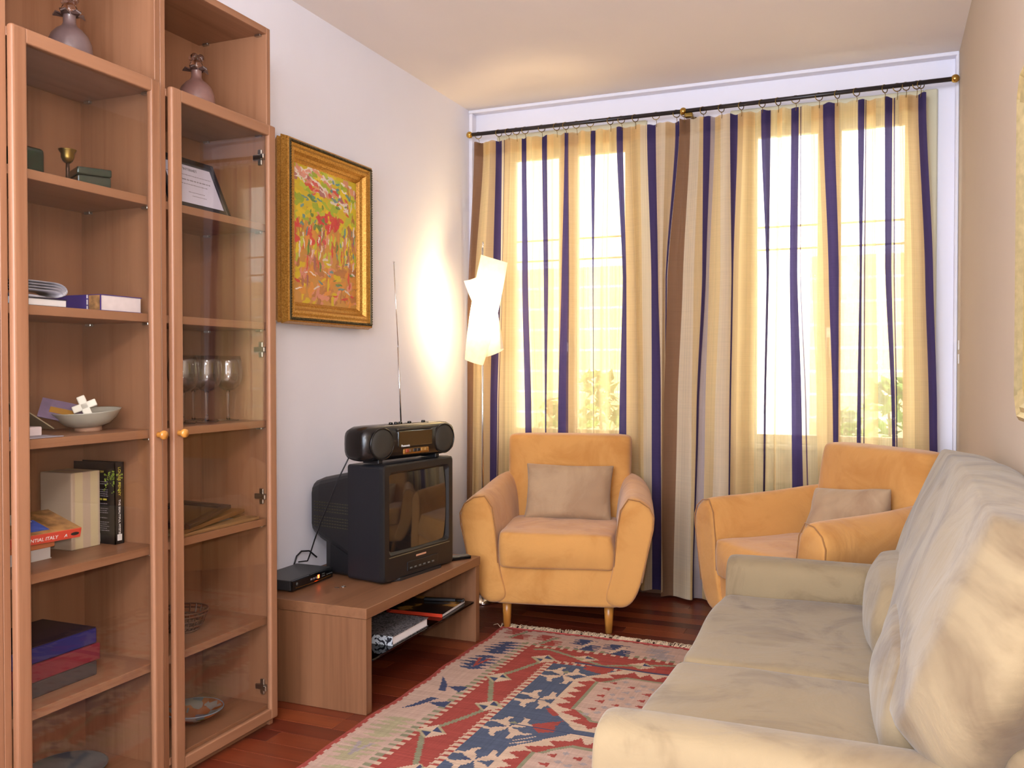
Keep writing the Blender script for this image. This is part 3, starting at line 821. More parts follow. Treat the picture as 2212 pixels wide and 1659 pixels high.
# wine glasses
wg = pane_glass('wine_glass_clear', (0.985, 0.985, 0.985, 1), 2.4, 1.5)
wgs = clear_glass('wine_glass_stem', (1, 1, 1, 1))
def wine_glass(x, y, label):
    z = 1.0365
    r = thing('wine_glass', (x, y, z), label, 'wine glass', 'balloon wine glasses')
    obj('glass_bowl', lathe([(0, 0.098), (0.006, 0.098), (0.022, 0.104), (0.038, 0.118), (0.047, 0.14), (0.049, 0.163), (0.046, 0.19), (0.041, 0.216), (0.0402, 0.216), (0.0452, 0.19), (0.0481, 0.163), (0.046, 0.14), (0.037, 0.1195), (0.0215, 0.1055), (0.0, 0.1)], 30, (x, y, z)), wg, r, smooth=True)
    obj('stem', lathe([(0, 0.004), (0.006, 0.006), (0.0038, 0.02), (0.0034, 0.06), (0.0048, 0.09), (0.006, 0.098), (0, 0.098)], 16, (x, y, z)), wgs, r, smooth=True)
    obj('foot', lathe([(0, 0), (0.036, 0), (0.0365, 0.0015), (0.02, 0.003), (0.005, 0.006), (0, 0.006)], 28, (x, y, z)), wgs, r, smooth=True)
wine_glass(-2.03, 2.305, 'wine glass in front, nearest to the middle of the cluster')
wine_glass(-2.135, 2.36, 'wine glass at the back between the two front ones')
wine_glass(-2.03, 2.408, 'wine glass at the right end beside the door hinge')
wine_glass(-2.03, 2.200, 'wine glass half hidden behind the right door stile')

# left bookcase, fourth shelf: cream box, black book, guide book stack
z4 = 0.705
cb = obj('keepsake_box', box(-2.185, -2.065, 1.808, 1.906, z4, z4 + 0.215, 0.003), None)
m, nt, N, L, b = new_mat('cream_striped_paper')
wv = N.new('ShaderNodeTexWave'); wv.inputs['Scale'].default_value = 1.0; wv.bands_direction = 'Y'
L.new(coords(nt, (1, 6.0, 1)), wv.inputs['Vector'])
L.new(ramp(nt, wv.outputs['Fac'], [(0.4, S(206, 188, 150)), (0.6, S(192, 170, 148))]), b.inputs['Base Color']); b.inputs['Roughness'].default_value = 0.8
cb.data.materials.append(m); tag(cb, 'cream striped upright box between the guide books and the black book', 'box')
bk = plain('black_dust_jacket', S(24, 20, 22), 0.3)
t = thing('black_hardback', (-2.1, 1.938, z4), 'black hardback book standing upright with leafy green print', 'book')
obj('jacket', join(box(-2.185, -2.026, 1.922, 1.925, z4, z4 + 0.235), box(-2.185, -2.026, 1.952, 1.955, z4, z4 + 0.235), box(-2.029, -2.026, 1.922, 1.955, z4, z4 + 0.235)), bk, t)
obj('pages', box(-2.182, -2.03, 1.925, 1.952, z4 + 0.003, z4 + 0.231), paper, t)
lettering('LOUISE PENNY', 0.0125, frame_mtx((-2.0256, 1.934, z4 + 0.222), (0, 0, -1), (0, 1, 0)), gold_print, t)
lettering('THE BEAUTIFUL MYSTERY', 0.0095, frame_mtx((-2.0256, 1.935, z4 + 0.128), (0, 0, -1), (0, 1, 0)), white_print, t)
lettering('THE BEAUTIFUL MYSTERY', 0.0085, frame_mtx((-2.165, 1.9215, z4 + 0.205), (1, 0, 0), (0, 0, 1)), gold_print, t)
for k, zz in enumerate((0.178, 0.172, 0.155, 0.149, 0.143, 0.137, 0.115, 0.101, 0.095, 0.089, 0.074, 0.062, 0.056, 0.050, 0.044, 0.038)):
    obj('print_line', print_line(frame_mtx((-2.105, 1.9216, z4 + zz), (1, 0, 0), (0, 0, 1)), 0.05 + 0.008 * math.sin(k * 3.1), 0.0022, k), grey_print, t)
obj('print_line', print_line(frame_mtx((-2.088, 1.9215, z4 + 0.126), (1, 0, 0), (0, 0, 1)), 0.026, 0.005, 33), gold_print, t)
obj('spine_label', box(-2.0258, -2.0252, 1.930, 1.946, z4 + 0.010, z4 + 0.028), white_print, t)
obj('back_label', box(-2.100, -2.083, 1.9212, 1.9218, z4 + 0.006, z4 + 0.03), white_print, t)
lfm = plain('leaf_print', S(150, 176, 62), 0.5, var=0.4, vscale=60)
rg = random.Random(8); b = bmesh.new()
for k in range(46):
    u = rg.gauss(0, 0.014); v = rg.gauss(0, 0.018)
    px_ = -2.042 + u; pz = z4 + 0.212 - abs(v) * 1.4 - max(0, -u) * 0.5
    if px_ > -2.028: px_ = -2.03
    s = rg.uniform(0.0015, 0.004)
    b.faces.new([b.verts.new((px_ + dx * s, 1.9216, pz + dz * s)) for dx, dz in ((-1, 0), (0, -1), (1.2, 0), (0, 1))])
    yy = min(max(1.928 + rg.random() * 0.02, 1.924), 1.953)
    if k % 6 == 0: b.faces.new([b.verts.new((-2.0254, yy + dx * s, pz + dz * s)) for dx, dz in ((-1, 0), (0, -1), (1.2, 0), (0, 1))])
obj('leaf_print', b, lfm, t)

t = thing('white_paperback', (-2.08, 1.64, z4), 'white paperback at the bottom of the guide book stack', 'book')
obj('pages', box(-2.17, -2.045, 1.50, 1.722, z4 + 0.002, z4 + 0.030), paper, t)
obj('cover', join(box(-2.172, -2.043, 1.50, 1.724, z4, z4 + 0.002), box(-2.172, -2.043, 1.50, 1.724, z4 + 0.030, z4 + 0.032)), white_print, t)
t = thing('orange_paperback', (-2.06, 1.62, z4 + 0.032), 'orange paperback in the middle of the guide book stack', 'book')
oc = plain('orange_cover', S(226, 128, 70), 0.4, var=0.06)
obj('cover', box(-2.16, -2.03, 1.50, 1.724, z4 + 0.0325, z4 + 0.066, 0.002, 1), oc, t)
obj('spine_emblem', lathe([(0, 0), (0.005, 0), (0.005, 0.0006), (0, 0.0006)], 14, (0, 0, 0), frame_mtx((-2.03, 1.705, z4 + 0.052), (0, 1, 0), (0, 0, 1))), plain('emblem_brown', S(70, 36, 26), 0.5), t)
t = thing('travel_guide', (-2.03, 1.62, z4 + 0.066), 'red spined travel guide on top of the stack', 'book')
gm = Matrix.Translation((-2.005, 1.628, z4 + 0.075)) @ Matrix.Rotation(R(-6), 4, 'Z') @ Matrix.Rotation(R(15), 4, 'Y')
obj('cover_board', box(-0.095, 0.05, -0.15, 0.108, 0.0, 0.026, 0.001, 1, mtx=gm), plain('guide_red', S(206, 66, 42), 0.35), t)
ph = plain('guide_photo', S(168, 120, 70), 0.25, var=0.55, vscale=26)
obj('cover_photo', box(-0.094, 0.049, -0.149, 0.107, 0.026, 0.0266, mtx=gm), ph, t)
obj('cover_photo_sky', box(-0.04, 0.03, -0.03, 0.03, 0.0266, 0.0272, mtx=gm), plain('guide_blue', S(70, 92, 180), 0.25, var=0.3, vscale=40), t)
obj('cover_plate', box(-0.09, -0.03, -0.08, 0.02, 0.0266, 0.0274, mtx=gm), plain('guide_white', S(226, 214, 196), 0.3, var=0.2, vscale=40), t)
lettering('ESSENTIAL ITALY', 0.0132, gm @ frame_mtx((0.0504, -0.058, 0.0075), (0, 1, 0), (0, 0, 1)), white_print, t)
lettering('A', 0.013, gm @ frame_mtx((0.0504, 0.060, 0.0075), (0, 1, 0), (0.2, 0, 1)), white_print, t)
obj('spine_emblem', lathe([(0, 0), (0.006, 0), (0.006, 0.0005), (0, 0.0005)], 16, (0, 0, 0), gm @ frame_mtx((0.0502, 0.09, 0.0125), (0, 1, 0), (0, 0, 1)) @ Matrix.Diagonal((2.0, 0.75, 1, 1))), plain('emblem_black', S(30, 16, 14), 0.5), t)

# left bookcase, fifth shelf: three box files
def boxfile(z0, h, col, name, lab, dx=0.0, dy=0.0, top=None):
    t = thing('box_file', (-2.085, 1.68, z0), lab, 'box file', 'stacked box files')
    obj('case', box(-2.19, -1.985 + dx, 1.52, 1.818 + dy, z0 + 0.0004, z0 + h, 0.004, 2), plain(name, col, 0.55, var=0.06, vscale=20), t)
    if top: obj('lid_board', box(-2.189, -1.987 + dx, 1.522, 1.816 + dy, z0 + h, z0 + h + 0.002), plain(name + '_lid', top, 0.6), t)
boxfile(0.370, 0.041, S(60, 52, 52), 'grey_file', 'grey box file at the bottom of the stack')
boxfile(0.4114, 0.046, S(112, 24, 40), 'red_file', 'dark red box file in the middle of the stack', 0.004, 0.008)
boxfile(0.4578, 0.042, S(34, 30, 96), 'blue_file', 'navy blue box file on top of the stack', 0, 0, S(48, 30, 38))
# bottom left: pale dish
tag(obj('pale_dish', lathe([(0, 0), (0.05, 0), (0.09, 0.02), (0.105, 0.035), (0.10, 0.036), (0.06, 0.012), (0, 0.008)], 30, (-2.08, 1.80, 0.0725)), plain('pale_blue_ceramic', S(96, 98, 98), 0.3), smooth=True), 'pale blue dish at the bottom of the left bookcase', 'dish')

# right bookcase: frames stack, wire basket, painted plate
fdark = wood('dark_frame_wood', S(48, 28, 24), S(30, 16, 14), 1, 0.35)
fmid = wood('brown_frame_wood', S(122, 82, 44), S(88, 54, 28), 1, 0.45)
ply = wood('plywood_board', S(150, 112, 70), S(120, 84, 50), 1, 0.55)
fz = 0.705
def lying_frame(w, h, th, mtx, mat, back, label, rim=0.022):
    loc = mtx.translation
    t = thing('lying_frame', tuple(loc), label, 'picture frame', 'picture frames stacked on the shelf')
    b = bmesh.new()
    for a in ((-w / 2, -w / 2 + rim, -h / 2, h / 2), (w / 2 - rim, w / 2, -h / 2, h / 2), (-w / 2 + rim, w / 2 - rim, -h / 2, -h / 2 + rim), (-w / 2 + rim, w / 2 - rim, h / 2 - rim, h / 2)):
        box(a[0], a[1], a[2], a[3], 0, th, 0.0015, 1, bm=b, mtx=mtx)
    obj('frame', b, mat, t)
    obj('panel', box(-w / 2 + rim, w / 2 - rim, -h / 2 + rim, h / 2 - rim, 0.002, th * 0.6, mtx=mtx), back, t)
lying_frame(0.24, 0.36, 0.010, Matrix.Translation((-2.045, 2.255, fz + 0.0005)), ply, paper, 'pale plywood frame at the bottom of the frame stack', 0.05)
lying_frame(0.20, 0.35, 0.013, Matrix.Translation((-2.045, 2.232, fz + 0.0165)) @ Matrix.Rotation(R(9), 4, 'Z') @ Matrix.Rotation(R(2.0), 4, 'X'), fmid, plain('mount_board', S(190, 170, 140), 0.8), 'brown wooden frame in the middle of the frame stack', 0.05)
lying_frame(0.19, 0.27, 0.013, Matrix.Translation((-2.03, 2.195, fz + 0.042)) @ Matrix.Rotation(R(14), 4, 'Z') @ Matrix.Rotation(R(4.5), 4, 'X') @ Matrix.Rotation(R(4), 4, 'Y'), fdark, gloss_black, 'dark glazed frame on top of the frame stack')
KX, KY = -2.07, 2.235
t = thing('wire_basket', (KX, KY, 0.37), 'brown woven wire basket on the lower right shelf', 'basket')
bw_ = plain('brown_cane', S(92, 58, 36), 0.5, var=0.2, vscale=30)
for k, (rr, zz) in enumerate(((0.047, 0.004), (0.06, 0.02), (0.068, 0.038), (0.075, 0.055), (0.077, 0.066))):
    obj('cane_hoop', tube([(KX + rr * math.cos(a), KY + rr * math.sin(a), 0.3705 + zz) for a in [2 * math.pi * i / 26 for i in range(26)]], 0.0032 if k else 0.004, 6, True), bw_, t, smooth=True)
b = None
bs = []
for k in range(22):
    a = 2 * math.pi * k / 22
    bs.append(tube([(KX + rr * math.cos(a), KY + rr * math.sin(a), 0.3705 + zz) for rr, zz in ((0.043, 0.004), (0.06, 0.02), (0.068, 0.038), (0.076, 0.066))], 0.0028, 5))
obj('cane_ribs', join(*bs), bw_, t)
pm, nt, N, L, b = new_mat('painted_plate_glaze')
vo = N.new('ShaderNodeTexVoronoi'); vo.inputs['Scale'].default_value = 34
L.new(coords(nt, (1, 1, 1)), vo.inputs['Vector'])
sp = N.new('ShaderNodeSeparateColor'); L.new(vo.outputs['Color'], sp.inputs[0])
L.new(ramp(nt, sp.outputs[0], [(0.0, S(150, 84, 44)), (0.35, S(160, 98, 58)), (0.5, S(80, 104, 50)), (0.65, S(106, 112, 118)), (0.82, S(140, 132, 124)), (1.0, S(66, 74, 44))], 'CONSTANT'), b.inputs['Base Color'])
b.inputs['Roughness'].default_value = 0.15
PPX, PPY = -2.05, 2.262
pt = Matrix.Translation((PPX, PPY, 0.0745)) 
t = thing('painted_plate', (PPX, PPY, 0.0745), 'painted plate with orange and green pattern at the cabinet bottom', 'plate')
obj('plate_body', lathe([(0, 0), (0.04, 0), (0.07, 0.018), (0.092, 0.036), (0.089, 0.039), (0.066, 0.024), (0.038, 0.008), (0, 0.007)], 36, (0, 0, 0), pt), pm, t, smooth=True)
obj('rim_band', tube([(PPX + 0.0905 * math.cos(a), PPY + 0.0905 * math.sin(a), 0.1120) for a in [2 * math.pi * i / 36 for i in range(36)]], 0.0025, 6, True), plain('rim_blue', S(120, 126, 136), 0.2), t, smooth=True)

# ------------------------------------------------------------------ painting on the left wall
gilt, nt, N, L, b = new_mat('gilt_frame')
n = noise_node(nt, coords(nt, (60, 60, 60)), 3.0, 5, 0.6)
L.new(ramp(nt, n.outputs['Fac'], [(0.3, S(150, 102, 36)), (0.5, S(196, 142, 60)), (0.72, S(222, 176, 92))]), b.inputs['Base Color'])
b.inputs['Metallic'].default_value = 0.6; b.inputs['Roughness'].default_value = 0.38
dark_gilt = plain('dark_gilt_bead', S(74, 62, 34), 0.45, 0.5, var=0.35, vscale=80)
pa = thing('oil_painting', (XL, 3.2, 1.39), 'abstract poppy field oil painting in a deep gilt frame', 'painting')
PY0, PY1, PZ0, PZ1 = 2.888, 3.518, 1.392, 2.122
def rect_ring(d, x): return [(x, PY0 + d, PZ0 + d), (x, PY1 - d, PZ0 + d), (x, PY1 - d, PZ1 - d), (x, PY0 + d, PZ1 - d)]
prof = [(0.012, -2.2095), (0.0, -2.19), (0.004, -2.178), (-0.004, -2.17), (0.002, -2.152), (0.004, -2.144), (0.010, -2.1405)]
obj('outer_moulding', loft([rect_ring(d, x) for d, x in prof], False), gilt, pa)
obj('bead_band', loft([rect_ring(d, x) for d, x in ((0.010, -2.1405), (0.013, -2.1375), (0.020, -2.1375), (0.022, -2.142))], False), dark_gilt, pa)
bs = []
for k in range(58):
    for zz in (PZ0 + 0.0165, PZ1 - 0.0165):
        yy = PY0 + 0.02 + k * (PY1 - PY0 - 0.04) / 57
        bs.append(ball((-2.1375, yy, zz), 0.0042))
for k in range(66):
    for yy in (PY0 + 0.0165, PY1 - 0.0165):
        bs.append(ball((-2.1375, yy, PZ0 + 0.02 + k * (PZ1 - PZ0 - 0.04) / 65), 0.0042))
o = obj('bead_row', join(*bs), dark_gilt, pa, smooth=True)
prof = [(0.022, -2.142), (0.030, -2.146), (0.040, -2.142), (0.050, -2.146), (0.060, -2.160), (0.070, -2.166), (0.075, -2.164), (0.080, -2.170), (0.086, -2.176)]
obj('inner_moulding', loft([rect_ring(d, x) for d, x in prof], False), gilt, pa)
# brush strokes, mixed on a fine grid
rs = np.random.RandomState(11)
GW, GH = 150, 184
cv = np.zeros((GH, GW, 3))
C_ = lambda *c: np.array(S(*c)[:3])
yy, xx = np.mgrid[0:GH, 0:GW]; fy = 1 - yy / GH; fx = xx / GW      # fy 1 = bottom row index 0 -> top
fz_ = yy / GH                                                       # 0 bottom .. 1 top
base = np.where(fz_[..., None] > 0.62, C_(206, 178, 40), np.where(fz_[..., None] > 0.35, C_(196, 140, 62), C_(196, 138, 66)))
cv[:] = base
def stroke(x, z, ln, wd, ang, col):
    dx = (xx / GW - x) * 0.81; dz = fz_ - z
    u = dx * math.cos(ang) + dz * math.sin(ang); v = -dx * math.sin(ang) + dz * math.cos(ang)
    wob = 0.25 * np.sin(u * 90 + x * 50) * wd
    m_ = ((u / ln) ** 2 + ((v + wob) / wd) ** 2) < 1
    cv[m_] = cv[m_] * 0.12 + col * 0.88
pal = {'y': C_(216, 186, 34), 'g': C_(150, 170, 48), 'lg': C_(186, 190, 60), 'o': C_(214, 140, 60), 'b': C_(176, 112, 62), 'r': C_(206, 60, 62), 'p': C_(214, 140, 118), 'w': C_(228, 212, 200), 't': C_(84, 136, 140), 'm': C_(166, 96, 96), 'dg': C_(96, 128, 60)}
def many(n, x0, x1, z0, z1, ln, wd, a0, a1, cols):
    for k in range(n):
        stroke(rs.uniform(x0, x1), rs.uniform(z0, z1), ln * rs.uniform(0.5, 1.4), wd * rs.uniform(0.5, 1.4), rs.uniform(a0, a1), pal[cols[rs.randint(len(cols))]] * rs.uniform(0.88, 1.1))
many(90, 0, 1, 0.0, 0.36, 0.055, 0.022, -0.5, 1.7, ['o', 'b', 'y', 'o', 'p', 'p', 'b'])
many(80, 0, 1, 0.34, 0.66, 0.05, 0.02, 1.0, 2.0, ['y', 'o', 'lg', 'b', 'y', 'p'])
many(80, 0, 1, 0.62, 0.9, 0.06, 0.022, -0.6, 0.6, ['y', 'y', 'lg', 'g', 'y'])
many(40, 0, 1, 0.88, 1.0, 0.06, 0.022, -0.6, 0.4, ['lg', 'y', 'g', 'w', 'p'])
for k in range(80):       # pink and white bank running down from the upper left
    x = rs.uniform(0.0, 0.85); z = 0.94 - 0.19 * x + rs.normal(0, 0.024)
    stroke(x, z, 0.045 * rs.uniform(0.5, 1.3), 0.014 * rs.uniform(0.5, 1.5), rs.uniform(-0.8, 0.1), pal[['w', 'm', 'p', 'r', 'w', 'w', 'p'][rs.randint(7)]])
many(20, 0.1, 0.9, 0.74, 0.84, 0.035, 0.010, -0.6, 0.2, ['t', 't', 'dg', 'lg'])
many(16, 0.55, 0.95, 0.84, 0.96, 0.03, 0.010, -0.6, 0.2, ['t', 'w', 'lg'])
for (x, z, n_) in ((0.42, 0.63, 8), (0.50, 0.66, 7), (0.66, 0.64, 9), (0.53, 0.59, 6), (0.03, 0.55, 5), (0.24, 0.53, 4), (0.41, 0.48, 5), (0.02, 0.47, 3), (0.24, 0.46, 3), (0.6, 0.61, 5)):
    for k in range(n_): stroke(x + rs.normal(0, 0.032), z + rs.normal(0, 0.018), 0.034 * rs.uniform(0.6, 1.3), 0.017, rs.uniform(-1, 1.6), pal['r'] * rs.uniform(0.9, 1.1))
many(46, 0.05, 0.98, 0.34, 0.60, 0.036, 0.0085, 1.2, 1.9, ['w', 't', 'm', 'dg', 'w', 'w', 'lg'])
many(26, 0.85, 1.0, 0.3, 0.95, 0.035, 0.009, 1.3, 1.8, ['w', 't', 'm', 'b', 'w'])
many(34, 0.05, 0.98, 0.06, 0.36, 0.036, 0.008, -0.5, 0.4, ['w', 'r', 't', 'dg', 'p', 'y', 'w'])
many(18, 0.0, 0.5, 0.55, 0.75, 0.026, 0.012, -0.5, 1.5, ['t', 'dg', 'lg'])
many(22, 0.1, 0.9, 0.15, 0.45, 0.045, 0.009, 1.45, 1.7, ['m', 'r', 'b', 'dg'])
cv = np.clip(cv * 1.12 + 0.01, 0, 1)
cy0, cy1, cz0, cz1 = PY0 + 0.085, PY1 - 0.085, PZ0 + 0.085, PZ1 - 0.085
hgt = cv.mean(axis=2)
verts = []
for j in range(GH + 1):
    for i in range(GW + 1):
        h_ = hgt[min(j, GH - 1), min(i, GW - 1)]
        verts.append((-2.178 + 0.003 * h_, cy0 + (cy1 - cy0) * i / GW, cz0 + (cz1 - cz0) * j / GH))
faces = [(j * (GW + 1) + i, j * (GW + 1) + i + 1, (j + 1) * (GW + 1) + i + 1, (j + 1) * (GW + 1) + i) for j in range(GH) for i in range(GW)]
me = color_mesh('canvas', verts, faces, cv.reshape(-1, 3))
obj('canvas', me, attr_mat('oil_paint', 0.45, 0.15, 160.0, 0.3), pa)
obj('backing_board', box(-2.2095, -2.1795, PY0 + 0.03, PY1 - 0.03, PZ0 + 0.03, PZ1 - 0.03), plain('backing', S(120, 90, 60), 0.8), pa)

# gilt framed mirror on the right wall, mostly outside the frame
silver_gilt = plain('silver_gilt', S(206, 186, 136), 0.35, 0.6, var=0.15, vscale=50)
mi = thing('gilt_picture', (XR, 2.2, 1.08), 'pale gilt framed picture at the right edge of the photograph', 'picture')
MY0, MY1, MZ0, MZ1 = 1.80, 2.475, 1.085, 1.915
def oct_ring(d, x, c=0.05):
    a, b2, e, f = MY0 + d, MY1 - d, MZ0 + d, MZ1 - d; c = max(c - d * 0.4, 0.02)
    return [(x, a + c, e), (x, b2 - c, e), (x, b2, e + c), (x, b2, f - c), (x, b2 - c, f), (x, a + c, f), (x, a, f - c), (x, a, e + c)]
obj('frame', loft([oct_ring(d, x) for d, x in ((0.006, XR - 0.001), (0, XR - 0.012), (0.002, XR - 0.024), (0.012, XR - 0.030), (0.022, XR - 0.022), (0.034, XR - 0.026), (0.045, XR - 0.016))], False), silver_gilt, mi)
obj('picture_panel', loft([oct_ring(0.044, XR - 0.016), oct_ring(0.044, XR - 0.004)], True), plain('gold_leaf_panel', S(206, 182, 106), 0.5, 0.2, var=0.15, vscale=12), mi)
hk = plain('white_fitting', S(228, 218, 210), 0.4)
for z, lab in ((1.318, 'upper of two small white cable clips on the right wall'), (1.255, 'lower of two small white cable clips on the right wall')):
    t = thing('cable_clip', (XR, 4.55, z), lab, 'clip', 'clips on the right wall')
    obj('clip_body', box(XR - 0.006, XR, 4.545, 4.557, z - 0.022, z + 0.022, 0.002), hk, t)
    obj('nail', lathe([(0, 0), (0.003, 0), (0.003, 0.002), (0, 0.002)], 8, (0, 0, 0), frame_mtx((XR - 0.006, 4.551, z + 0.012), (0, 1, 0), (0, 0, -1)) @ Matrix.Rotation(math.pi, 4, 'Y')), nickel, t)

# ------------------------------------------------------------------ TV stand
SX0, SX1, SY0, SY1, SZ = -2.195, -1.65, 2.66, 3.615, 0.375
ts = thing('tv_stand', (-1.92, 3.14, 0), 'low beech tv stand with a smoked glass shelf', 'tv stand')
obj('top_board', box(SX0, SX1, SY0, SY1, SZ - 0.038, SZ, 0.002, 1), stand_y, ts)
obj('side_board', box(SX0, SX1 - 0.003, SY0 + 0.003, SY0 + 0.042, 0, SZ - 0.038, 0.002, 1), stand_v, ts)
obj('side_board', box(SX0, SX1 - 0.003, SY1 - 0.042, SY1 - 0.003, 0, SZ - 0.038, 0.002, 1), stand_v, ts)
smoked = pane_glass('smoked_glass', (0.30, 0.26, 0.25, 1), 1.0, 1.5)
obj('glass_shelf', box(SX0 + 0.02, SX1 - 0.012, SY0 + 0.043, SY1 - 0.043, 0.172, 0.180, 0.001, 1), smoked, ts)
for yy in (SY0 + 0.043, SY1 - 0.053):
    obj('shelf_bracket', box(-1.76, -1.72, yy, yy + 0.01, 0.164, 0.1715, 0.001, 1), nickel, ts)

# books under the tv
mb, nt, N, L, b = new_mat('marbled_paper')
n = noise_node(nt, coords(nt, (1, 1, 1)), 42, 4, 0.55, 3.5)
L.new(ramp(nt, n.outputs['Fac'], [(0.44, S(28, 24, 28)), (0.49, S(90, 86, 90)), (0.53, S(160, 156, 162)), (0.60, S(100, 92, 86)), (0.66, S(40, 36, 38))]), b.inputs['Base Color']); b.inputs['Roughness'].default_value = 0.5
mw, nt, N, L, b = new_mat('zebra_spine')
n = noise_node(nt, coords(nt, (1, 1, 1)), 30, 3, 0.5, 2.5)
L.new(ramp(nt, n.outputs['Fac'], [(0.47, S(34, 32, 42)), (0.5, S(206, 212, 220))]), b.inputs['Base Color'])
t = thing('art_book', (-1.8, 3.03, 0.18), 'thick art book with a black and white patterned cover', 'book')
obj('pages', box(-1.925, -1.675, 2.885, 3.155, 0.1835, 0.212), paper, t)
obj('cover', join(box(-1.93, -1.672, 2.88, 3.16, 0.1805, 0.1835), box(-1.93, -1.672, 2.88, 3.16, 0.212, 0.215)), mb, t)
obj('spine', box(-1.93, -1.672, 2.877, 2.8805, 0.1805, 0.215), mw, t)
t = thing('grey_booklet', (-1.98, 2.86, 0.18), 'flat grey booklet behind the patterned art book', 'booklet')
obj('cover', box(-2.10, -1.94, 2.78, 3.12, 0.1805, 0.20, 0.001, 1), plain('grey_cover', S(150, 146, 168), 0.5), t)
obj('pages', box(-2.098, -1.938, 2.782, 3.118, 0.184, 0.197), paper, t)
mg, nt, N, L, b = new_mat('magazine_cover_print')
n = noise_node(nt, coords(nt, (1, 1, 1)), 6.5, 3, 0.5, 0.6)
L.new(ramp(nt, n.outputs['Fac'], [(0.42, S(24, 20, 22)), (0.52, S(60, 40, 24)), (0.60, S(180, 128, 58)), (0.8, S(196, 146, 74))]), b.inputs['Base Color']); b.inputs['Roughness'].default_value = 0.15
t = thing('glossy_magazine', (-1.8, 3.39, 0.18), 'glossy black and ochre magazine with a red spine edge', 'magazine')
mm_ = Matrix.Translation((-1.79, 3.385, 0.1805)) @ Matrix.Rotation(R(3), 4, 'Z')
obj('pages', box(-0.145, 0.108, -0.10, 0.145, 0.001, 0.012, mtx=mm_), paper, t)
obj('cover', box(-0.147, 0.11, -0.102, 0.147, 0.012, 0.0132, mtx=mm_), mg, t)
obj('red_spine', box(-0.147, 0.11, -0.1035, -0.0985, 0.0, 0.0134, mtx=mm_), plain('red_edge', S(206, 62, 36), 0.4), t)
t = thing('pen_case', (-1.74, 3.5, 0.195), 'slim black pen case lying on the glossy magazine', 'pen case')
pm_ = Matrix.Translation((-1.765, 3.485, 0.1942)) @ Matrix.Rotation(R(14), 4, 'Z')
obj('case', box(-0.09, 0.09, -0.012, 0.012, 0, 0.012, 0.003, 2, mtx=pm_), black_plastic, t)
obj('cap', box(0.05, 0.088, -0.0125, 0.0125, -0.0002, 0.0126, 0.003, 2, mtx=pm_), gloss_black, t)

# ------------------------------------------------------------------ television
tvr = thing('television', (-1.737, 3.204, SZ), 'bulky black tube television on the beech stand', 'television', None, R(-8))
def rr_ring(x, y0, y1, z0, z1, r=0.02, n=4):
    out = []
    for (cy_, cz_, a0) in ((y1 - r, z1 - r, 0), (y0 + r, z1 - r, 90), (y0 + r, z0 + r, 180), (y1 - r, z0 + r, 270)):
        for k in range(n + 1):
            a = R(a0 + 90 * k / n); out.append((x, cy_ + r * math.cos(a), cz_ + r * math.sin(a)))
    return out
Lc = dict(world=False)
# front shell
obj('cabinet', loft([rr_ring(-0.175, -0.232, 0.232, 0.008, 0.458, 0.012), rr_ring(-0.05, -0.236, 0.236, 0.006, 0.462, 0.014), rr_ring(-0.012, -0.238, 0.238, 0.004, 0.464, 0.016)]), tv_plastic, tvr, False)
# bezel face with a screen opening
def face_rings(pts): return loft([rr_ring(*p) for p in pts], False)
obj('bezel', face_rings([(-0.012, -0.238, 0.238, 0.004, 0.464, 0.016), (0.004, -0.236, 0.236, 0.008, 0.462, 0.016), (0.008, -0.230, 0.230, 0.014, 0.456, 0.016), (0.008, -0.203, 0.203, 0.108, 0.432, 0.016), (-0.006, -0.190, 0.190, 0.120, 0.420, 0.016)]), tv_front, tvr, False, smooth=False)
scr = bmesh.new(); n = 12; vg = []
for i in range(n + 1):
    vg.append([])
    for j in range(n + 1):
        u = -1 + 2 * i / n; v = -1 + 2 * j / n
        vg[-1].append(scr.verts.new((-0.006 + 0.013 * (1 - 0.5 * u * u - 0.5 * v * v), 0.193 * u, 0.27 + 0.153 * v)))
for i in range(n):
    for j in range(n): scr.faces.new((vg[i][j], vg[i + 1][j], vg[i + 1][j + 1], vg[i][j + 1]))
obj('screen', scr, plain('crt_glass', S(34, 30, 28), 0.06, coat=1.0), tvr, False, smooth=True)
obj('groove_strip', box(0.0075, 0.010, -0.205, 0.205, 0.098, 0.102, 0.001, 1), plain('olive_strip', S(92, 82, 58), 0.3), tvr, False)
fl = obj('control_flap', box(0.006, 0.0105, -0.09, 0.12, 0.028, 0.066, 0.003, 2), tv_front, tvr, False)
for k in range(6):
    obj('button', box(0.010, 0.0125, -0.075 + k * 0.03, -0.060 + k * 0.03, 0.036, 0.042, 0.001, 1), grey_plastic, tvr, False)
obj('badge', box(0.0078, 0.0088, -0.03, 0.038, 0.078, 0.085, 0.0003, 1), plain('copper_print', S(206, 150, 120), 0.4), tvr, False)
obj('foot_bar', loft([rr_ring(-0.16, -0.19, 0.19, 0.0, 0.012, 0.003, 1), rr_ring(-0.02, -0.18, 0.18, 0.0, 0.012, 0.003, 1), rr_ring(0.012, -0.14, 0.14, 0.0, 0.012, 0.003, 1)]), black_plastic, tvr, False)
rear = obj('rear_shell', loft([rr_ring(-0.174, -0.212, 0.212, 0.07, 0.425, 0.03), rr_ring(-0.24, -0.208, 0.208, 0.09, 0.415, 0.04), rr_ring(-0.36, -0.198, 0.198, 0.13, 0.39, 0.045), rr_ring(-0.405, -0.190, 0.190, 0.15, 0.375, 0.05), rr_ring(-0.42, -0.165, 0.165, 0.175, 0.35, 0.05)]), black_plastic, tvr, False)
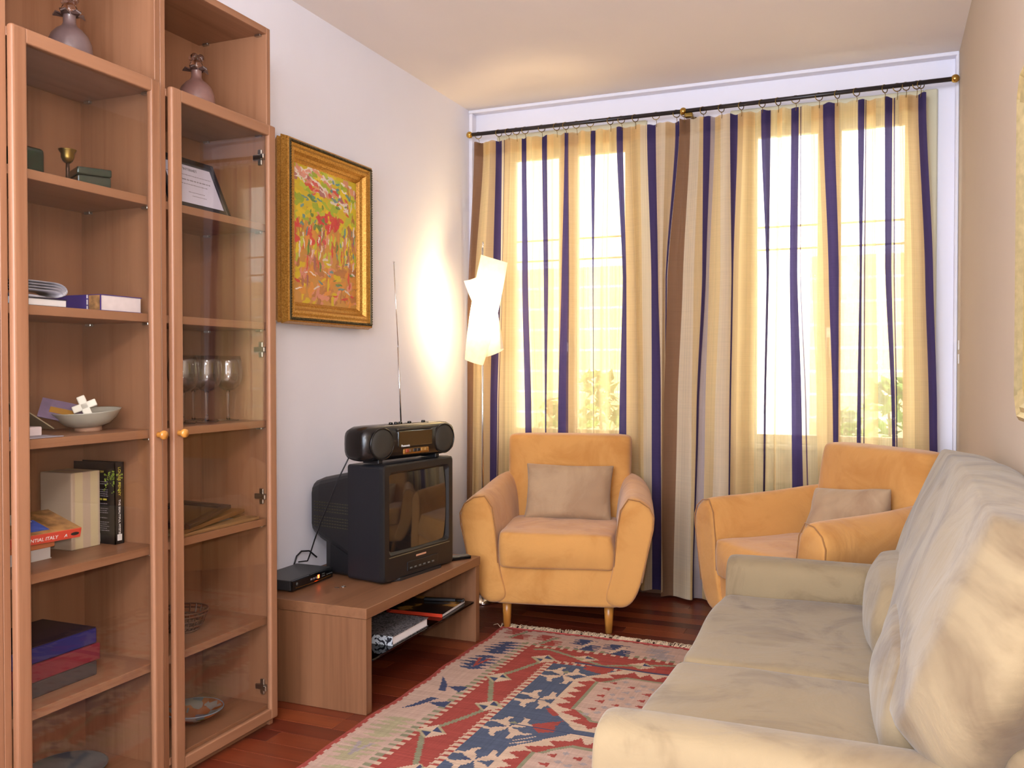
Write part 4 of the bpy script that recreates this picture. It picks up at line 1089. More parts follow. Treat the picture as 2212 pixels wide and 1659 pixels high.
obj('lower_shell', loft([rr_ring(-0.174, -0.205, 0.205, 0.004, 0.22, 0.02), rr_ring(-0.30, -0.195, 0.195, 0.004, 0.20, 0.02), rr_ring(-0.33, -0.185, 0.185, 0.012, 0.18, 0.02)]), black_plastic, tvr, False)
olive = plain('vent_olive', S(66, 62, 40), 0.5)
for r_ in range(9):
    b = bmesh.new()
    for k in range(14):
        x = -0.385 + k * 0.0145
        yy = -0.2125 + (-x - 0.174) * 0.07 - 0.001
        if r_ in (4,): continue
        box(x, x + 0.0095, yy - 0.0006, yy + 0.003, 0.195 + r_ * 0.012, 0.198 + r_ * 0.012, bm=b)
    if r_ != 4: obj('vent_row', b, olive, rear, False)
    else: b.free()
for k in range(12):
    obj('rear_rib', box(-0.4085, -0.404, -0.14, 0.14, 0.2 + k * 0.012, 0.206 + k * 0.012), black_plastic, rear, False)

# ------------------------------------------------------------------ radio cassette player
rd = thing('radio_cassette', (-1.805, 3.185, SZ + 0.464), 'black portable radio cassette player with raised antenna on the television', 'radio', None, R(-13))
rad_m = plain('radio_black', S(22, 19, 18), 0.25, var=0.05)
def prof_r(y, s, sz=1.0):
    n = 20; out = []
    for k in range(n):
        a = 2 * math.pi * k / n
        c, s_ = math.cos(a), math.sin(a)
        out.append((0.072 * s * math.copysign(abs(c) ** 0.55, c), y, 0.080 + 0.070 * sz * math.copysign(abs(s_) ** 0.6, s_)))
    return out
obj('radio_body', loft([prof_r(-0.272, 0.55, 0.6), prof_r(-0.262, 0.82, 0.84), prof_r(-0.235, 0.96, 0.97), prof_r(-0.19, 1, 1), prof_r(0.19, 1, 1), prof_r(0.235, 0.96, 0.97), prof_r(0.262, 0.82, 0.84), prof_r(0.272, 0.55, 0.6)]), rad_m, rd, False, smooth=True)
grille_m = plain('speaker_mesh', S(46, 42, 36), 0.55, var=0.1, bmp=0.6, bscale=900)
for s in (-1, 1):
    fm = frame_mtx((0.0675, s * 0.185, 0.080), (0, 1, 0), (0, 0, 1))
    sp_ = obj('speaker_grille', lathe([(0, 0.006), (0.03, 0.0065), (0.05, 0.005), (0.056, 0.0), (0.056, -0.012)], 28, (0, 0, 0), fm @ Matrix.Diagonal((1.12, 1.04, 1, 1))), grille_m, rd, False, smooth=True)
    obj('grille_ring', tube([fm @ Vector((0.064 * math.cos(a), 0.060 * math.sin(a), 0.002)) for a in [2 * math.pi * i / 28 for i in range(28)]], 0.003, 6, True), rad_m, sp_, False, smooth=True)
ck = obj('cassette_door', box(0.064, 0.076, -0.10, 0.105, 0.062, 0.126, 0.004, 2), plain('smoke_plastic', S(38, 32, 22), 0.08, coat=1.0), rd, False)
obj('tuner_scale', box(0.060, 0.073, -0.10, 0.105, 0.127, 0.136, 0.002, 1), plain('tuner_plate', S(58, 52, 44), 0.2), rd, False)
obj('control_panel', box(0.066, 0.0755, -0.07, 0.085, 0.030, 0.054, 0.006, 3), plain('brass_panel', S(150, 102, 44), 0.3, 0.5), rd, False)
bcol = [plain('button_red', S(150, 64, 40), 0.4), plain('button_brown', S(100, 66, 30), 0.4), black_plastic, black_plastic, plain('button_brass', S(156, 112, 52), 0.4), plain('button_ochre', S(150, 108, 50), 0.4)]
for k in range(6):
    obj('key', box(0.073, 0.079, -0.060 + k * 0.0225, -0.041 + k * 0.0225, 0.038, 0.052, 0.002, 1), bcol[k], rd, False)
lettering('Panasonic', 0.0125, frame_mtx((0.0764, -0.085, 0.062), (0, 1, 0), (0, 0, 1)), white_print, rd, world=False)
for k, yy in enumerate((-0.075, -0.045, -0.02, 0.035, 0.12)):
    obj('top_knob', lathe([(0, 0), (0.009, 0), (0.008, 0.008), (0, 0.009)], 12, (0.01, yy, 0.1485)), gloss_black, rd, False, smooth=True)
obj('top_plate', box(-0.012, 0.032, -0.09, 0.0, 0.1475, 0.1505, 0.001, 1), gloss_black, rd, False)
obj('top_plate', box(-0.012, 0.032, 0.03, 0.13, 0.1475, 0.1505, 0.001, 1), gloss_black, rd, False)
an = obj('antenna', tube([(-0.045, 0.045, 0.13), (-0.047, 0.03, 0.46)], 0.0032, 8), chrome, rd, False, smooth=True)
obj('antenna_upper', tube([(-0.047, 0.03, 0.46), (-0.049, 0.008, 0.806)], 0.0018, 8), chrome, an, False, smooth=True)
obj('antenna_tip', ball((-0.049, 0.008, 0.808), 0.0035), chrome, an, False, smooth=True)
for s in (-1, 1):
    obj('rubber_foot', box(-0.04, 0.045, s * 0.17 - 0.012, s * 0.17 + 0.012, 0.0005, 0.02, 0.002, 1), black_plastic, rd, False)

# ------------------------------------------------------------------ set top box, remote, cables
st = thing('set_top_box', (-2.1, 2.88, SZ), 'flat black set top box with a red display on the tv stand', 'set top box')
obj('case', box(-2.195, -2.03, 2.745, 3.012, SZ + 0.006, SZ + 0.044, 0.003, 2), plain('box_steel_black', S(44, 44, 46), 0.35), st)
obj('front_panel', box(-2.031, -2.022, 2.747, 3.012, SZ + 0.004, SZ + 0.043, 0.003, 2), gloss_black, st)
obj('trim_strip', tube([(-2.022, 2.765, SZ + 0.014), (-2.019, 2.88, SZ + 0.012), (-2.022, 3.0, SZ + 0.014)], 0.0016, 6), brass, st)
obj('led_display', box(-2.0225, -2.0212, 2.907, 2.918, SZ + 0.020, SZ + 0.033), emis('red_led', (1.0, 0.08, 0.02, 1), 9.0), st)
obj('power_button', lathe([(0, 0), (0.006, 0), (0.005, 0.0025), (0, 0.003)], 14, (0, 0, 0), frame_mtx((-2.022, 2.775, SZ + 0.028), (0, 1, 0), (0, 0, 1))), grey_plastic, st, smooth=True)
obj('print_line', print_line(frame_mtx((-2.0216, 2.86, SZ + 0.022), (0, 1, 0), (0, 0, 1)), 0.035, 0.007, 4), grey_print, st)
for k in range(2): obj('small_button', box(-2.0225, -2.0205, 2.935, 2.955, SZ + 0.021 + k * 0.008, SZ + 0.025 + k * 0.008, 0.001, 1), grey_plastic, st)
for k in range(5): obj('small_button', box(-2.0225, -2.0208, 2.968 + k * 0.008, 2.973 + k * 0.008, SZ + 0.022, SZ + 0.025), grey_plastic, st)
for dx in (-2.185, -2.05):
    for dy in (2.76, 2.99): obj('foot', box(dx, dx + 0.015, dy, dy + 0.015, SZ + 0.0002, SZ + 0.0065), black_plastic, st)
tag(obj('power_cable', tube([(-1.915, 2.97, 0.87), (-1.93, 2.965, 0.838), (-1.96, 2.957, 0.777), (-2.0, 2.96, 0.692), (-2.05, 2.972, 0.604), (-2.09, 2.984, 0.525), (-2.12, 3.0, 0.47), (-2.15, 3.022, 0.43), (-2.2, 3.03, 0.42)], 0.0028, 8), black_plastic, smooth=True), 'black cable hanging from the radio down to the set top box', 'cable')
tag(obj('aerial_cable', tube([(-2.2, 2.995, SZ + 0.03), (-2.202, 3.02, SZ + 0.07), (-2.2, 3.05, SZ + 0.085), (-2.19, 3.09, SZ + 0.08), (-2.17, 3.115, SZ + 0.05)], 0.0035, 8), black_plastic, smooth=True), 'short black cable looping behind the set top box to the television', 'cable')
rm = thing('remote_control', (-1.72, 3.495, SZ), 'grey topped remote control lying by the television corner', 'remote control', None, R(56))
obj('remote_body', box(-0.075, 0.075, -0.02, 0.02, 0.0005, 0.016, 0.004, 2), gloss_black, rm, False)
obj('remote_face', box(-0.07, 0.07, -0.016, 0.016, 0.0155, 0.0175, 0.001, 1), grey_plastic, rm, False)
tag(obj('key_ring', join(tube([(-1.90 + 0.008 * math.cos(a), 2.90 + 0.008 * math.sin(a), SZ + 0.0016) for a in [2 * math.pi * i / 14 for i in range(14)]], 0.0013, 6, True), box(-1.925, -1.907, 2.877, 2.883, SZ + 0.0002, SZ + 0.002)), nickel), 'tiny metal key and ring on the stand before the television', 'key')

# ------------------------------------------------------------------ floor lamp
shade_m = bpy.data.materials.new('opal_shade'); shade_m.use_nodes = True
nt = shade_m.node_tree; N = nt.nodes; L = nt.links
for n in list(N): N.remove(n)
out = N.new('ShaderNodeOutputMaterial')
tl_ = N.new('ShaderNodeBsdfTranslucent'); df_ = N.new('ShaderNodeBsdfDiffuse')
nn = noise_node(nt, coords(nt, (1, 1, 1)), 40, 2)
cr = ramp(nt, nn.outputs['Fac'], [(0.3, (0.93, 0.84, 0.70)), (0.7, (0.97, 0.90, 0.78))])
L.new(cr, tl_.inputs['Color']); L.new(cr, df_.inputs['Color'])
mx = N.new('ShaderNodeMixShader'); mx.inputs[0].default_value = 0.5
L.new(tl_.outputs[0], mx.inputs[1]); L.new(df_.outputs[0], mx.inputs[2]); L.new(mx.outputs[0], out.inputs[0])
LX, LY = -1.924, 4.245
lp = thing('floor_lamp', (LX, LY, 0), 'lit floor lamp with twisted opal shades on a thin chrome pole', 'lamp')
obj('lamp_base', lathe([(0, 0), (0.105, 0), (0.108, 0.004), (0.104, 0.012), (0.03, 0.018), (0.012, 0.03), (0, 0.03)], 32, (LX, LY, 0)), chrome, lp, smooth=True)
obj('pole', tube([(LX, LY, 0.02), (LX, LY, 1.84)], 0.0055, 10), chrome, lp, smooth=True)
obj('pole_hook', tube([(LX, LY, 1.84), (LX, LY, 1.86), (LX + 0.004, LY - 0.004, 1.868), (LX + 0.009, LY - 0.009, 1.862), (LX + 0.009, LY - 0.009, 1.84)], 0.003, 8), chrome, lp, smooth=True)
def shade(topc, botc, radii, open_dir, arc):
    """open curved sheet: part of a leaning tube, cut square to its axis"""
    rings = []
    sl = (topc[0] - botc[0]) / (topc[2] - botc[2]) * 1.5
    for i in range(17):
        f = i / 16; c = Vector(botc).lerp(Vector(topc), f)
        r = radii[0] * (1 - f) ** 2 + 2 * radii[1] * f * (1 - f) + radii[2] * f * f
        arc_f = arc + R(84) * abs(2 * f - 1) ** 1.05
        rings.append([(c.x + r * math.cos(a), c.y + r * 0.85 * math.sin(a), c.z - sl * r * math.cos(a)) for a in [open_dir + math.pi + (k / 26 - 0.5) * arc_f for k in range(27)]])
    return loft(rings, False, False)
for (tc_, bc_, rad_, dirn, arc_) in (((-1.852, LY - 0.012, 1.778), (-1.968, LY - 0.012, 1.245), (0.050, 0.080, 0.070), R(118), R(172)),
                                     ((-1.972, LY + 0.006, 1.700), (-1.862, LY + 0.006, 1.292), (0.052, 0.074, 0.066), R(-108), R(118))):
    obj('opal_sheet', shade(tc_, bc_, rad_, dirn, arc_), shade_m, lp, smooth=True)
bulb = obj('bulb', ball((LX + 0.012, LY - 0.02, 1.462), 0.022), emis('bulb_glow', (1.0, 0.78, 0.45, 1), 6.0), lp, smooth=True)
obj('bulb_socket', lathe([(0, 0), (0.014, 0), (0.014, 0.045), (0, 0.045)], 14, (LX + 0.012, LY - 0.02, 1.394)), white_print, lp, smooth=True)
ll = light('floor_lamp_light', 'POINT', (LX + 0.006, LY - 0.015, 1.515), 18.0, (1.0, 0.74, 0.36), size=0.05)
ll.parent = lp; ll.matrix_parent_inverse = root_matrix(lp).inverted()

# ------------------------------------------------------------------ armchairs
apricot = fabric('apricot_cover', S(206, 148, 82), 0.06, S(192, 132, 68), 700, 0.22, 0.25, 6.0)
seam_m = fabric('apricot_seam', S(160, 108, 58), 0.05)
def armchair_proto(label):
    r = thing('armchair', (0, 0, 0), label, 'armchair', 'apricot armchairs')
    P = [(0.22, 0.15), (0.300, 0.124), (0.362, 0.148), (0.405, 0.25), (0.435, 0.40), (0.458, 0.50), (0.462, 0.555), (0.440, 0.600), (0.392, 0.632), (0.338, 0.640), (0.300, 0.585), (0.280, 0.46), (0.272, 0.32), (0.24, 0.22)]
    cx_, cz_ = 0.345, 0.38
    for s in (1, -1):
        rings = []
        for (yy, sc_, dz, dx) in ((-0.402, 0.55, 0, 0), (-0.402, 0.86, 0, 0), (-0.392, 0.97, 0, 0), (-0.36, 1.0, 0, 0), (-0.2, 1.0, 0.006, -0.005), (0.0, 1.0, 0.014, -0.012), (0.16, 1.0, 0.03, -0.022), (0.28, 0.98, 0.045, -0.035), (0.37, 0.93, 0.05, -0.05), (0.385, 0.6, 0.03, -0.05)):
            rings.append([(s * (cx_ + dx + (p[0] - cx_) * sc_), yy, cz_ + (p[1] - cz_) * sc_ + (dz if p[1] > 0.4 else 0)) for p in (P if s > 0 else list(reversed(P)))])
        a = obj('arm', loft(rings), apricot, r, False, smooth=True, sub=2)
        pts = [(s * (cx_ + (p[0] - cx_) * 0.955), -0.396, cz_ + (p[1] - cz_) * 0.955) for p in P[3:13]]
        obj('piping', tube(pts, 0.0028, 6), seam_m, a, False, smooth=True)
    ap = puff((0, -0.02, 0.225), (0.315, 0.372, 0.098), 0.10, 8)
    obj('front_apron', ap, apricot, r, False, smooth=True, sub=1)
    obj('seat_cushion', puff((0, -0.125, 0.385), (0.285, 0.305, 0.085), 0.22, 10, 3, 0.010), apricot, r, False, smooth=True, sub=1)
    rings = []
    def brect(hw, y0, y1, z, k=0.04):
        return [(-hw + k, y0, z), (0, y0 - 0.012, z), (hw - k, y0, z), (hw, y0 + k, z), (hw, y1 - k, z), (hw - k, y1, z), (0, y1, z), (-hw + k, y1, z), (-hw, y1 - k, z), (-hw, y0 + k, z)]
    for (z, hw, y0, y1) in ((0.16, 0.28, 0.16, 0.35), (0.18, 0.30, 0.14, 0.37), (0.35, 0.315, 0.14, 0.38), (0.55, 0.328, 0.165, 0.385), (0.75, 0.334, 0.205, 0.392), (0.84, 0.336, 0.225, 0.396), (0.862, 0.330, 0.235, 0.392), (0.873, 0.30, 0.258, 0.37)):
        rings.append(brect(hw, y0, y1, z))
    obj('backrest', loft(rings), apricot, r, False, smooth=True, sub=2)
    for (lx, ly) in ((-0.245, -0.30), (0.245, -0.30), (-0.23, 0.28), (0.23, 0.28)):
        obj('leg', lathe([(0, 0.0005), (0.017, 0.0005), (0.024, 0.145), (0, 0.145)], 16, (lx, ly, 0)), leg_wood, r, False, smooth=True)
    r.scale = (0.965, 0.94, 1)
    return r
def copy_thing(root, loc, rotz, label):
    c = root.copy(); COL.objects.link(c); c.location = loc; c.rotation_euler = (0, 0, rotz); c['label'] = label
    for ch in root.children:
        d = ch.copy(); COL.objects.link(d); d.parent = c
        for g in ch.children:
            e = g.copy(); COL.objects.link(e); e.parent = d
    return c
ac = armchair_proto('apricot armchair standing beside the tv stand')
ac.location = (-1.443, 4.155, 0); ac.rotation_euler = (0, 0, R(13))
copy_thing(ac, (-0.215, 4.02, 0), R(-47), 'apricot armchair turned in the corner behind the sofa arm')
cush = fabric('taupe_linen', S(178, 148, 116), 0.06, S(164, 132, 102), 900, 0.3, 0.2, 5.0)
def cushion(root, loc, rot, w, h, t_, seed, label):
    M = root_matrix(root) @ Matrix.Translation(loc) @ Euler(rot).to_matrix().to_4x4()
    b = pillow(w, h, t_, seed); bmesh.ops.transform(b, matrix=M, verts=b.verts)
    o = obj('throw_cushion', b, cush, None, smooth=True, sub=1)
    return tag(o, label, 'cushion', 'taupe cushions on the armchairs')
cushion(ac, (0.015, 0.075, 0.59), (R(-17), R(1), 0), 0.46, 0.30, 0.062, 1.7, 'taupe cushion propped against the back of the armchair by the tv stand')
ch2 = [o for o in bpy.data.objects if o.type == 'EMPTY' and o.get('label', '').startswith('apricot armchair turned')][0]
cushion(ch2, (0.05, 0.06, 0.575), (R(-20), R(-6), R(4)), 0.44, 0.28, 0.07, 6.2, 'taupe cushion on the corner armchair behind the sofa')

# ------------------------------------------------------------------ sofa
suede = fabric('beige_suede', S(143, 123, 93), 0.07, S(114, 94, 70), 500, 0.22, 0.18, 5.0)
sf = thing('sofa', (-0.1, 2.46, 0), 'beige suede two seat sofa along the right wall', 'sofa')
SFX0, SFX1 = -0.505, 0.305
obj('base', box(SFX0 + 0.01, SFX1, 1.62, 3.315, 0.045, 0.29, 0.02, 3), suede, sf, smooth=True)
def arm(y0, y1, top):
    cy_ = (y0 + y1) / 2; hy = (y1 - y0) / 2
    rings = []
    prof = [(-1, 0.05), (-1.0, 0.25), (-1.0, 0.42), (-0.98, 0.50), (-0.78, 0.535), (-0.3, 0.548), (0.3, 0.548), (0.78, 0.535), (0.98, 0.50), (1.0, 0.42), (1.0, 0.25), (1.0, 0.05)]
    for (xx, sy, sz) in ((SFX0 + 0.002, 0.7, 0.93), (SFX0, 0.93, 0.985), (SFX0 + 0.012, 1.0, 1.0), (-0.3, 1.0, 1.0), (0.0, 1.0, 1.0), (0.2, 1.0, 1.0), (SFX1 - 0.01, 1.0, 1.0), (SFX1, 0.95, 0.98)):
        rings.append([(xx, cy_ + p[0] * hy * sy, 0.05 + (p[1] - 0.05) * sz * (top - 0.05) / 0.498) for p in prof])
    return loft(rings)
obj('arm', arm(1.598, 1.768, 0.54), suede, sf, smooth=True, sub=2)
obj('arm', arm(3.168, 3.335, 0.545), suede, sf, smooth=True, sub=2)
obj('back_frame', box(0.19, SFX1 + 0.008, 1.62, 3.315, 0.05, 0.60, 0.03, 3), suede, sf, smooth=True)
obj('seat_cushion', puff((-0.185, 2.075, 0.352), (0.325, 0.310, 0.082), 0.13, 12, 1, 0.010), suede, sf, smooth=True, sub=1)
obj('seat_cushion', puff((-0.185, 2.776, 0.350), (0.325, 0.392, 0.082), 0.13, 12, 4, 0.010), suede, sf, smooth=True, sub=1)
bmx = Matrix.Rotation(R(22), 4, 'Y')
obj('back_cushion', puff((0.187, 2.415, 0.72), (0.114, 0.805, 0.25), 0.45, 16, 2, 0.014, bmx, 6.0), suede, sf, smooth=True, sub=1)
for yy in (1.66, 3.25):
    for xx in (SFX0 + 0.05, SFX1 - 0.06):
        obj('foot', box(xx, xx + 0.05, yy, yy + 0.05, 0.0075 if xx < -0.3 else 0.0005, 0.05), rod_black, sf)
def bolster(c, h, seed, label):
    o = obj('lumbar_cushion', puff(c, h, 0.72, 10, seed, 0.010, Matrix.Rotation(R(8), 4, 'Y')), suede, None, smooth=True, sub=1)
    tag(o, label, 'cushion', 'lumbar cushions on the sofa seat')
bolster((0.072, 2.78, 0.535), (0.108, 0.31, 0.122), 3, 'rounded beige lumbar cushion at the far end of the sofa seat')
bolster((0.100, 2.12, 0.535), (0.108, 0.31, 0.122), 8, 'rounded beige lumbar cushion at the near end of the sofa seat')

# ------------------------------------------------------------------ kilim rug, woven cell by cell
RX0, RX1, RY0, RY1 = -1.632, 0.045, 1.30, 3.822
CS = 0.0068
nx, ny = int((RX1 - RX0) / CS), int((RY1 - RY0) / CS)
gx = RX0 + (np.arange(nx) + 0.5) * (RX1 - RX0) / nx
gy = RY0 + (np.arange(ny) + 0.5) * (RY1 - RY0) / ny
GX, GY = np.meshgrid(gx, gy)
col = np.zeros((ny, nx, 3))
K = {'beige': C_(206, 172, 152), 'red': C_(172, 82, 72), 'dred': C_(140, 60, 60), 'blue': C_(92, 100, 118), 'dblue': C_(78, 84, 110), 'cream': C_(218, 186, 158), 'green': C_(150, 146, 116), 'lgreen': C_(184, 170, 134), 'grey': C_(176, 160, 154)}
def fill(mask, c): col[mask] = K[c]
def poly(pts, c):
    m_ = np.zeros(GX.shape, bool); n_ = len(pts)
    for i in range(n_):
        (x1, y1), (x2, y2) = pts[i], pts[(i + 1) % n_]
        if y1 == y2: continue
        cnd = ((y1 > GY) != (y2 > GY)) & (GX < (x2 - x1) * (GY - y1) / (y2 - y1) + x1)
        m_ ^= cnd
    fill(m_, c)
XC = (RX0 + RX1) / 2                      # axis of symmetry
DL = GX - RX0                              # distance from the left edge
DM = np.minimum(GX - RX0, RX1 - GX)        # distance from the nearest long edge
DE = np.minimum(RY1 - GY, GY - RY0)        # distance from the nearest short edge
D = np.minimum(DM, DE)
tri = lambda t_, p: np.abs(((t_ / p) % 1.0) - 0.5) * 2
sq = lambda t_, p: (((t_ / p) % 1.0) < 0.5)
s_ = np.where(DM < DE, GY, GX)             # running coordinate along the border
fill(D > -1, 'blue')
# main border bands
fill(D < 0.385, 'red')
fill(D < 0.205, 'beige')
fill(D < 0.012 + 0.012 * tri(s_, 0.045), 'red')
# comb teeth between beige and red
fill((D >= 0.18) & (D < 0.205) & sq(s_, 0.038) , 'green')
fill((D >= 0.205) & (D < 0.205 + 0.018) & ~sq(s_, 0.038), 'cream')
# hooked edge between red and blue
fill((D >= 0.368) & (D < 0.392) & sq(s_, 0.034), 'cream')
fill((D >= 0.362) & (D < 0.374) & sq(s_ + 0.01, 0.034) & ~sq(s_, 0.034), 'cream')
fill((D >= 0.385) & (D < 0.398) & ~sq(s_, 0.034), 'red')
fill((D >= 0.204) & (D < 0.2075), 'lgreen')
# vine in the red band
zig = 0.295 + 0.058 * (2 * tri(s_ - 2.32, 0.56) - 1)
fill((np.abs(D - zig) < 0.0105) & (D > 0.207) & (D < 0.385), 'green')
def mir(f):
    """draw a motif on the left border and mirror it on the right one"""
    f(lambda x: x); f(lambda x: 2 * XC - x)
def leafbud(cx_, cy_, flip):
    def f(mx_):
        w, h = 0.058, 0.055
        poly([(mx_(cx_ - w), cy_), (mx_(cx_), cy_ + h), (mx_(cx_ + w), cy_), (mx_(cx_), cy_ - h)], 'lgreen')
        poly([(mx_(cx_ - w), cy_), (mx_(cx_), cy_ + h), (mx_(cx_), cy_)], 'cream')
        poly([(mx_(cx_), cy_ + h * .1), (mx_(cx_ + w * .6), cy_ + h * .1), (mx_(cx_), cy_ + h * .8)], 'dblue')
        poly([(mx_(cx_), cy_), (mx_(cx_ + w), cy_), (mx_(cx_), cy_ - h)], 'cream')
        poly([(mx_(cx_ - w * .6), cy_ - h * .1), (mx_(cx_), cy_ - h * .1), (mx_(cx_), cy_ - h * .75)], 'dblue')
    mir(f)
for k, yy in enumerate(np.arange(1.48, 3.5, 0.28)):
    leafbud(-1.29 if k % 2 else -1.375, yy + 0.02, k % 2)
# end border buds and slants
for xx in np.arange(RX0 + 0.5, RX1 - 0.4, 0.24):
    for yy in (RY1 - 0.295, RY0 + 0.295):
        poly([(xx - 0.06, yy), (xx, yy + 0.042), (xx + 0.06, yy), (xx, yy - 0.042)], 'lgreen')
        poly([(xx - 0.06, yy), (xx, yy + 0.042), (xx, yy)], 'cream'); poly([(xx, yy), (xx + 0.06, yy), (xx, yy - 0.042)], 'cream')
        poly([(xx, yy + .004), (xx + 0.04, yy + .004), (xx, yy + 0.03)], 'dblue')
# border figures in the beige band
def hook(cx_, cy_, c, up=1, sc=1.25):
    up = up * 1.3
    def f(mx_):
        a = sc
        poly([(mx_(cx_ - 0.055 * a), cy_ - up * 0.055), (mx_(cx_ - 0.012 * a), cy_ + up * 0.05), (mx_(cx_ + 0.012 * a), cy_ + up * 0.05), (mx_(cx_ - 0.01 * a), cy_), (mx_(cx_ - 0.03 * a), cy_ - up * 0.03)], c)
        poly([(mx_(cx_ + 0.0), cy_ + up * 0.01), (mx_(cx_ + 0.055 * a), cy_ + up * 0.045), (mx_(cx_ + 0.06 * a), cy_ - up * 0.005), (mx_(cx_ + 0.03 * a), cy_ - up * 0.0)], c)
    mir(f)
def comb(cx_, cy_, c, c2=None):
    def f(mx_):
        for k in range(5):
            w = 0.084 - 0.012 * abs(k - 2) 
            yk = cy_ + (k - 2) * 0.036
            poly([(mx_(cx_ - w), yk - 0.006), (mx_(cx_), yk - 0.018), (mx_(cx_ + w), yk + 0.014), (mx_(cx_), yk + 0.020)], c)
        poly([(mx_(cx_ - 0.03), cy_ - 0.06), (mx_(cx_), cy_ + 0.07), (mx_(cx_ + 0.03), cy_ - 0.06), (mx_(cx_ + 0.012), cy_ - 0.06), (mx_(cx_), cy_), (mx_(cx_ - 0.012), cy_ - 0.06)], c)
        if c2:
            poly([(mx_(cx_ - 0.028), cy_ + 0.055), (mx_(cx_ - 0.012), cy_ + 0.055), (mx_(cx_), cy_ - 0.01), (mx_(cx_ + 0.016), cy_ + 0.055), (mx_(cx_ + 0.032), cy_ + 0.055), (mx_(cx_), cy_ - 0.06)], c2)
    mir(f)
hook(-1.515, 3.035, 'dblue', -1); hook(-1.505, 2.83, 'dblue', 1)
comb(-1.52, 3.32, 'dblue', 'red'); comb(-1.51, 3.53, 'dblue', None)
comb(-1.52, 2.60, 'lgreen', None); comb(-1.53, 2.41, 'lgreen', 'grey'); comb(-1.52, 2.2, 'lgreen', None)
hook(-1.51, 2.0, 'dblue', 1); comb(-1.52, 1.8, 'dblue', 'red'); comb(-1.52, 1.55, 'green', None)
def comb_end(cx_, cy_, c, c2):
    for s2 in (1, -1):
        poly([(cx_ - 0.012 * s2, cy_ - 0.07 * s2), (cx_ + 0.02 * s2, cy_ + 0.005 * s2), (cx_ + 0.055 * s2, cy_ - 0.065 * s2)], c)
        for k in range(4):
            yk = cy_ - s2 * (0.058 - k * 0.019); xk = cx_ + s2 * (0.0 + k * 0.004)
            poly([(xk + 0.03 * s2, yk - 0.009), (xk - 0.045 * s2, yk), (xk + 0.03 * s2, yk + 0.009)], c)
            poly([(xk + 0.02 * s2, yk - 0.009), (xk + 0.075 * s2, yk), (xk + 0.02 * s2, yk + 0.009)], c)
    poly([(cx_ - 0.03, cy_ - 0.055), (cx_ - 0.012, cy_ - 0.06), (cx_ + 0.035, cy_ + 0.05), (cx_ + 0.02, cy_ + 0.06)], c2)
comb_end(-1.36, 3.70, 'red', 'green'); comb_end(-1.52, 3.74, 'red', 'green')
comb_end(-1.185, 3.70, 'dblue', 'cream'); comb_end(-1.04, 3.685, 'dblue', 'cream'); comb_end(-0.86, 3.70, 'grey', 'grey'); comb_end(-0.62, 3.70, 'red', 'green')
# stars down the blue field
def star(cx_, cy_, s, ctr):
    def f(mx_):
        for (ax, ay, w) in ((1, 1, 1), (-1, 1, 1), (1, -1, 1), (-1, -1, 1)):
            X_ = lambda u: mx_(cx_ + ax * u * s); Y_ = lambda v: cy_ + ay * v * s
            poly([(X_(0.0), Y_(0.0)), (X_(0.30), Y_(0.08)), (X_(0.62), Y_(0.30)), (X_(0.98), Y_(0.22)), (X_(0.86), Y_(0.44)), (X_(0.58), Y_(0.50)), (X_(0.50), Y_(0.62)), (X_(0.44), Y_(0.92)), (X_(0.20), Y_(1.0)), (X_(0.28), Y_(0.60)), (X_(0.08), Y_(0.30))], 'cream')
        poly([(mx_(cx_ - .16 * s), cy_ + .40 * s), (mx_(cx_), cy_ + .62 * s), (mx_(cx_ + .16 * s), cy_ + .40 * s), (mx_(cx_), cy_ + .24 * s)], ctr)
        poly([(mx_(cx_ - .5 * s), cy_), (mx_(cx_ - .3 * s), cy_ + .12 * s), (mx_(cx_ - .14 * s), cy_), (mx_(cx_ - .3 * s), cy_ - .12 * s)], 'dblue')
    mir(f)
for k, yy in enumerate(np.arange(3.303 - 0.275 * 7, 3.31, 0.275)):
    star(-1.150, yy, 0.092, 'green' if k % 2 else 'blue')
def redfig(cx_, cy_, kind):
    def f(mx_):
        if kind == 0: poly([(mx_(cx_ - 0.06), cy_ - 0.02), (mx_(cx_ + 0.04), cy_ - 0.05), (mx_(cx_ + 0.06), cy_ + 0.05), (mx_(cx_ - 0.035), cy_ + 0.045)], 'red')
        else:
            poly([(mx_(cx_ - 0.045), cy_), (mx_(cx_ + 0.045), cy_ + 0.075), (mx_(cx_ + 0.035), cy_ + 0.02), (mx_(cx_ + 0.05), cy_ - 0.03), (mx_(cx_), cy_ - 0.055)], 'red')
            if kind == 2: poly([(mx_(cx_ - 0.02), cy_), (mx_(cx_ + 0.03), cy_ + 0.045), (mx_(cx_ + 0.02), cy_ - 0.02)], 'cream')
    mir(f)
redfig(-1.042, 3.42, 0); redfig(-1.05, 2.955, 2); redfig(-1.045, 2.80, 1); redfig(-1.05, 2.27, 2); redfig(-1.05, 2.11, 1)
def line_(cx_, cy_):
    def f(mx_): poly([(mx_(cx_ - 0.03), cy_ - 0.028), (mx_(cx_ + 0.03), cy_ + 0.028), (mx_(cx_ + 0.03), cy_ + 0.02), (mx_(cx_ - 0.03), cy_ - 0.036)], 'cream')
    mir(f)
line_(-1.07, 2.69); line_(-1.07, 2.66)
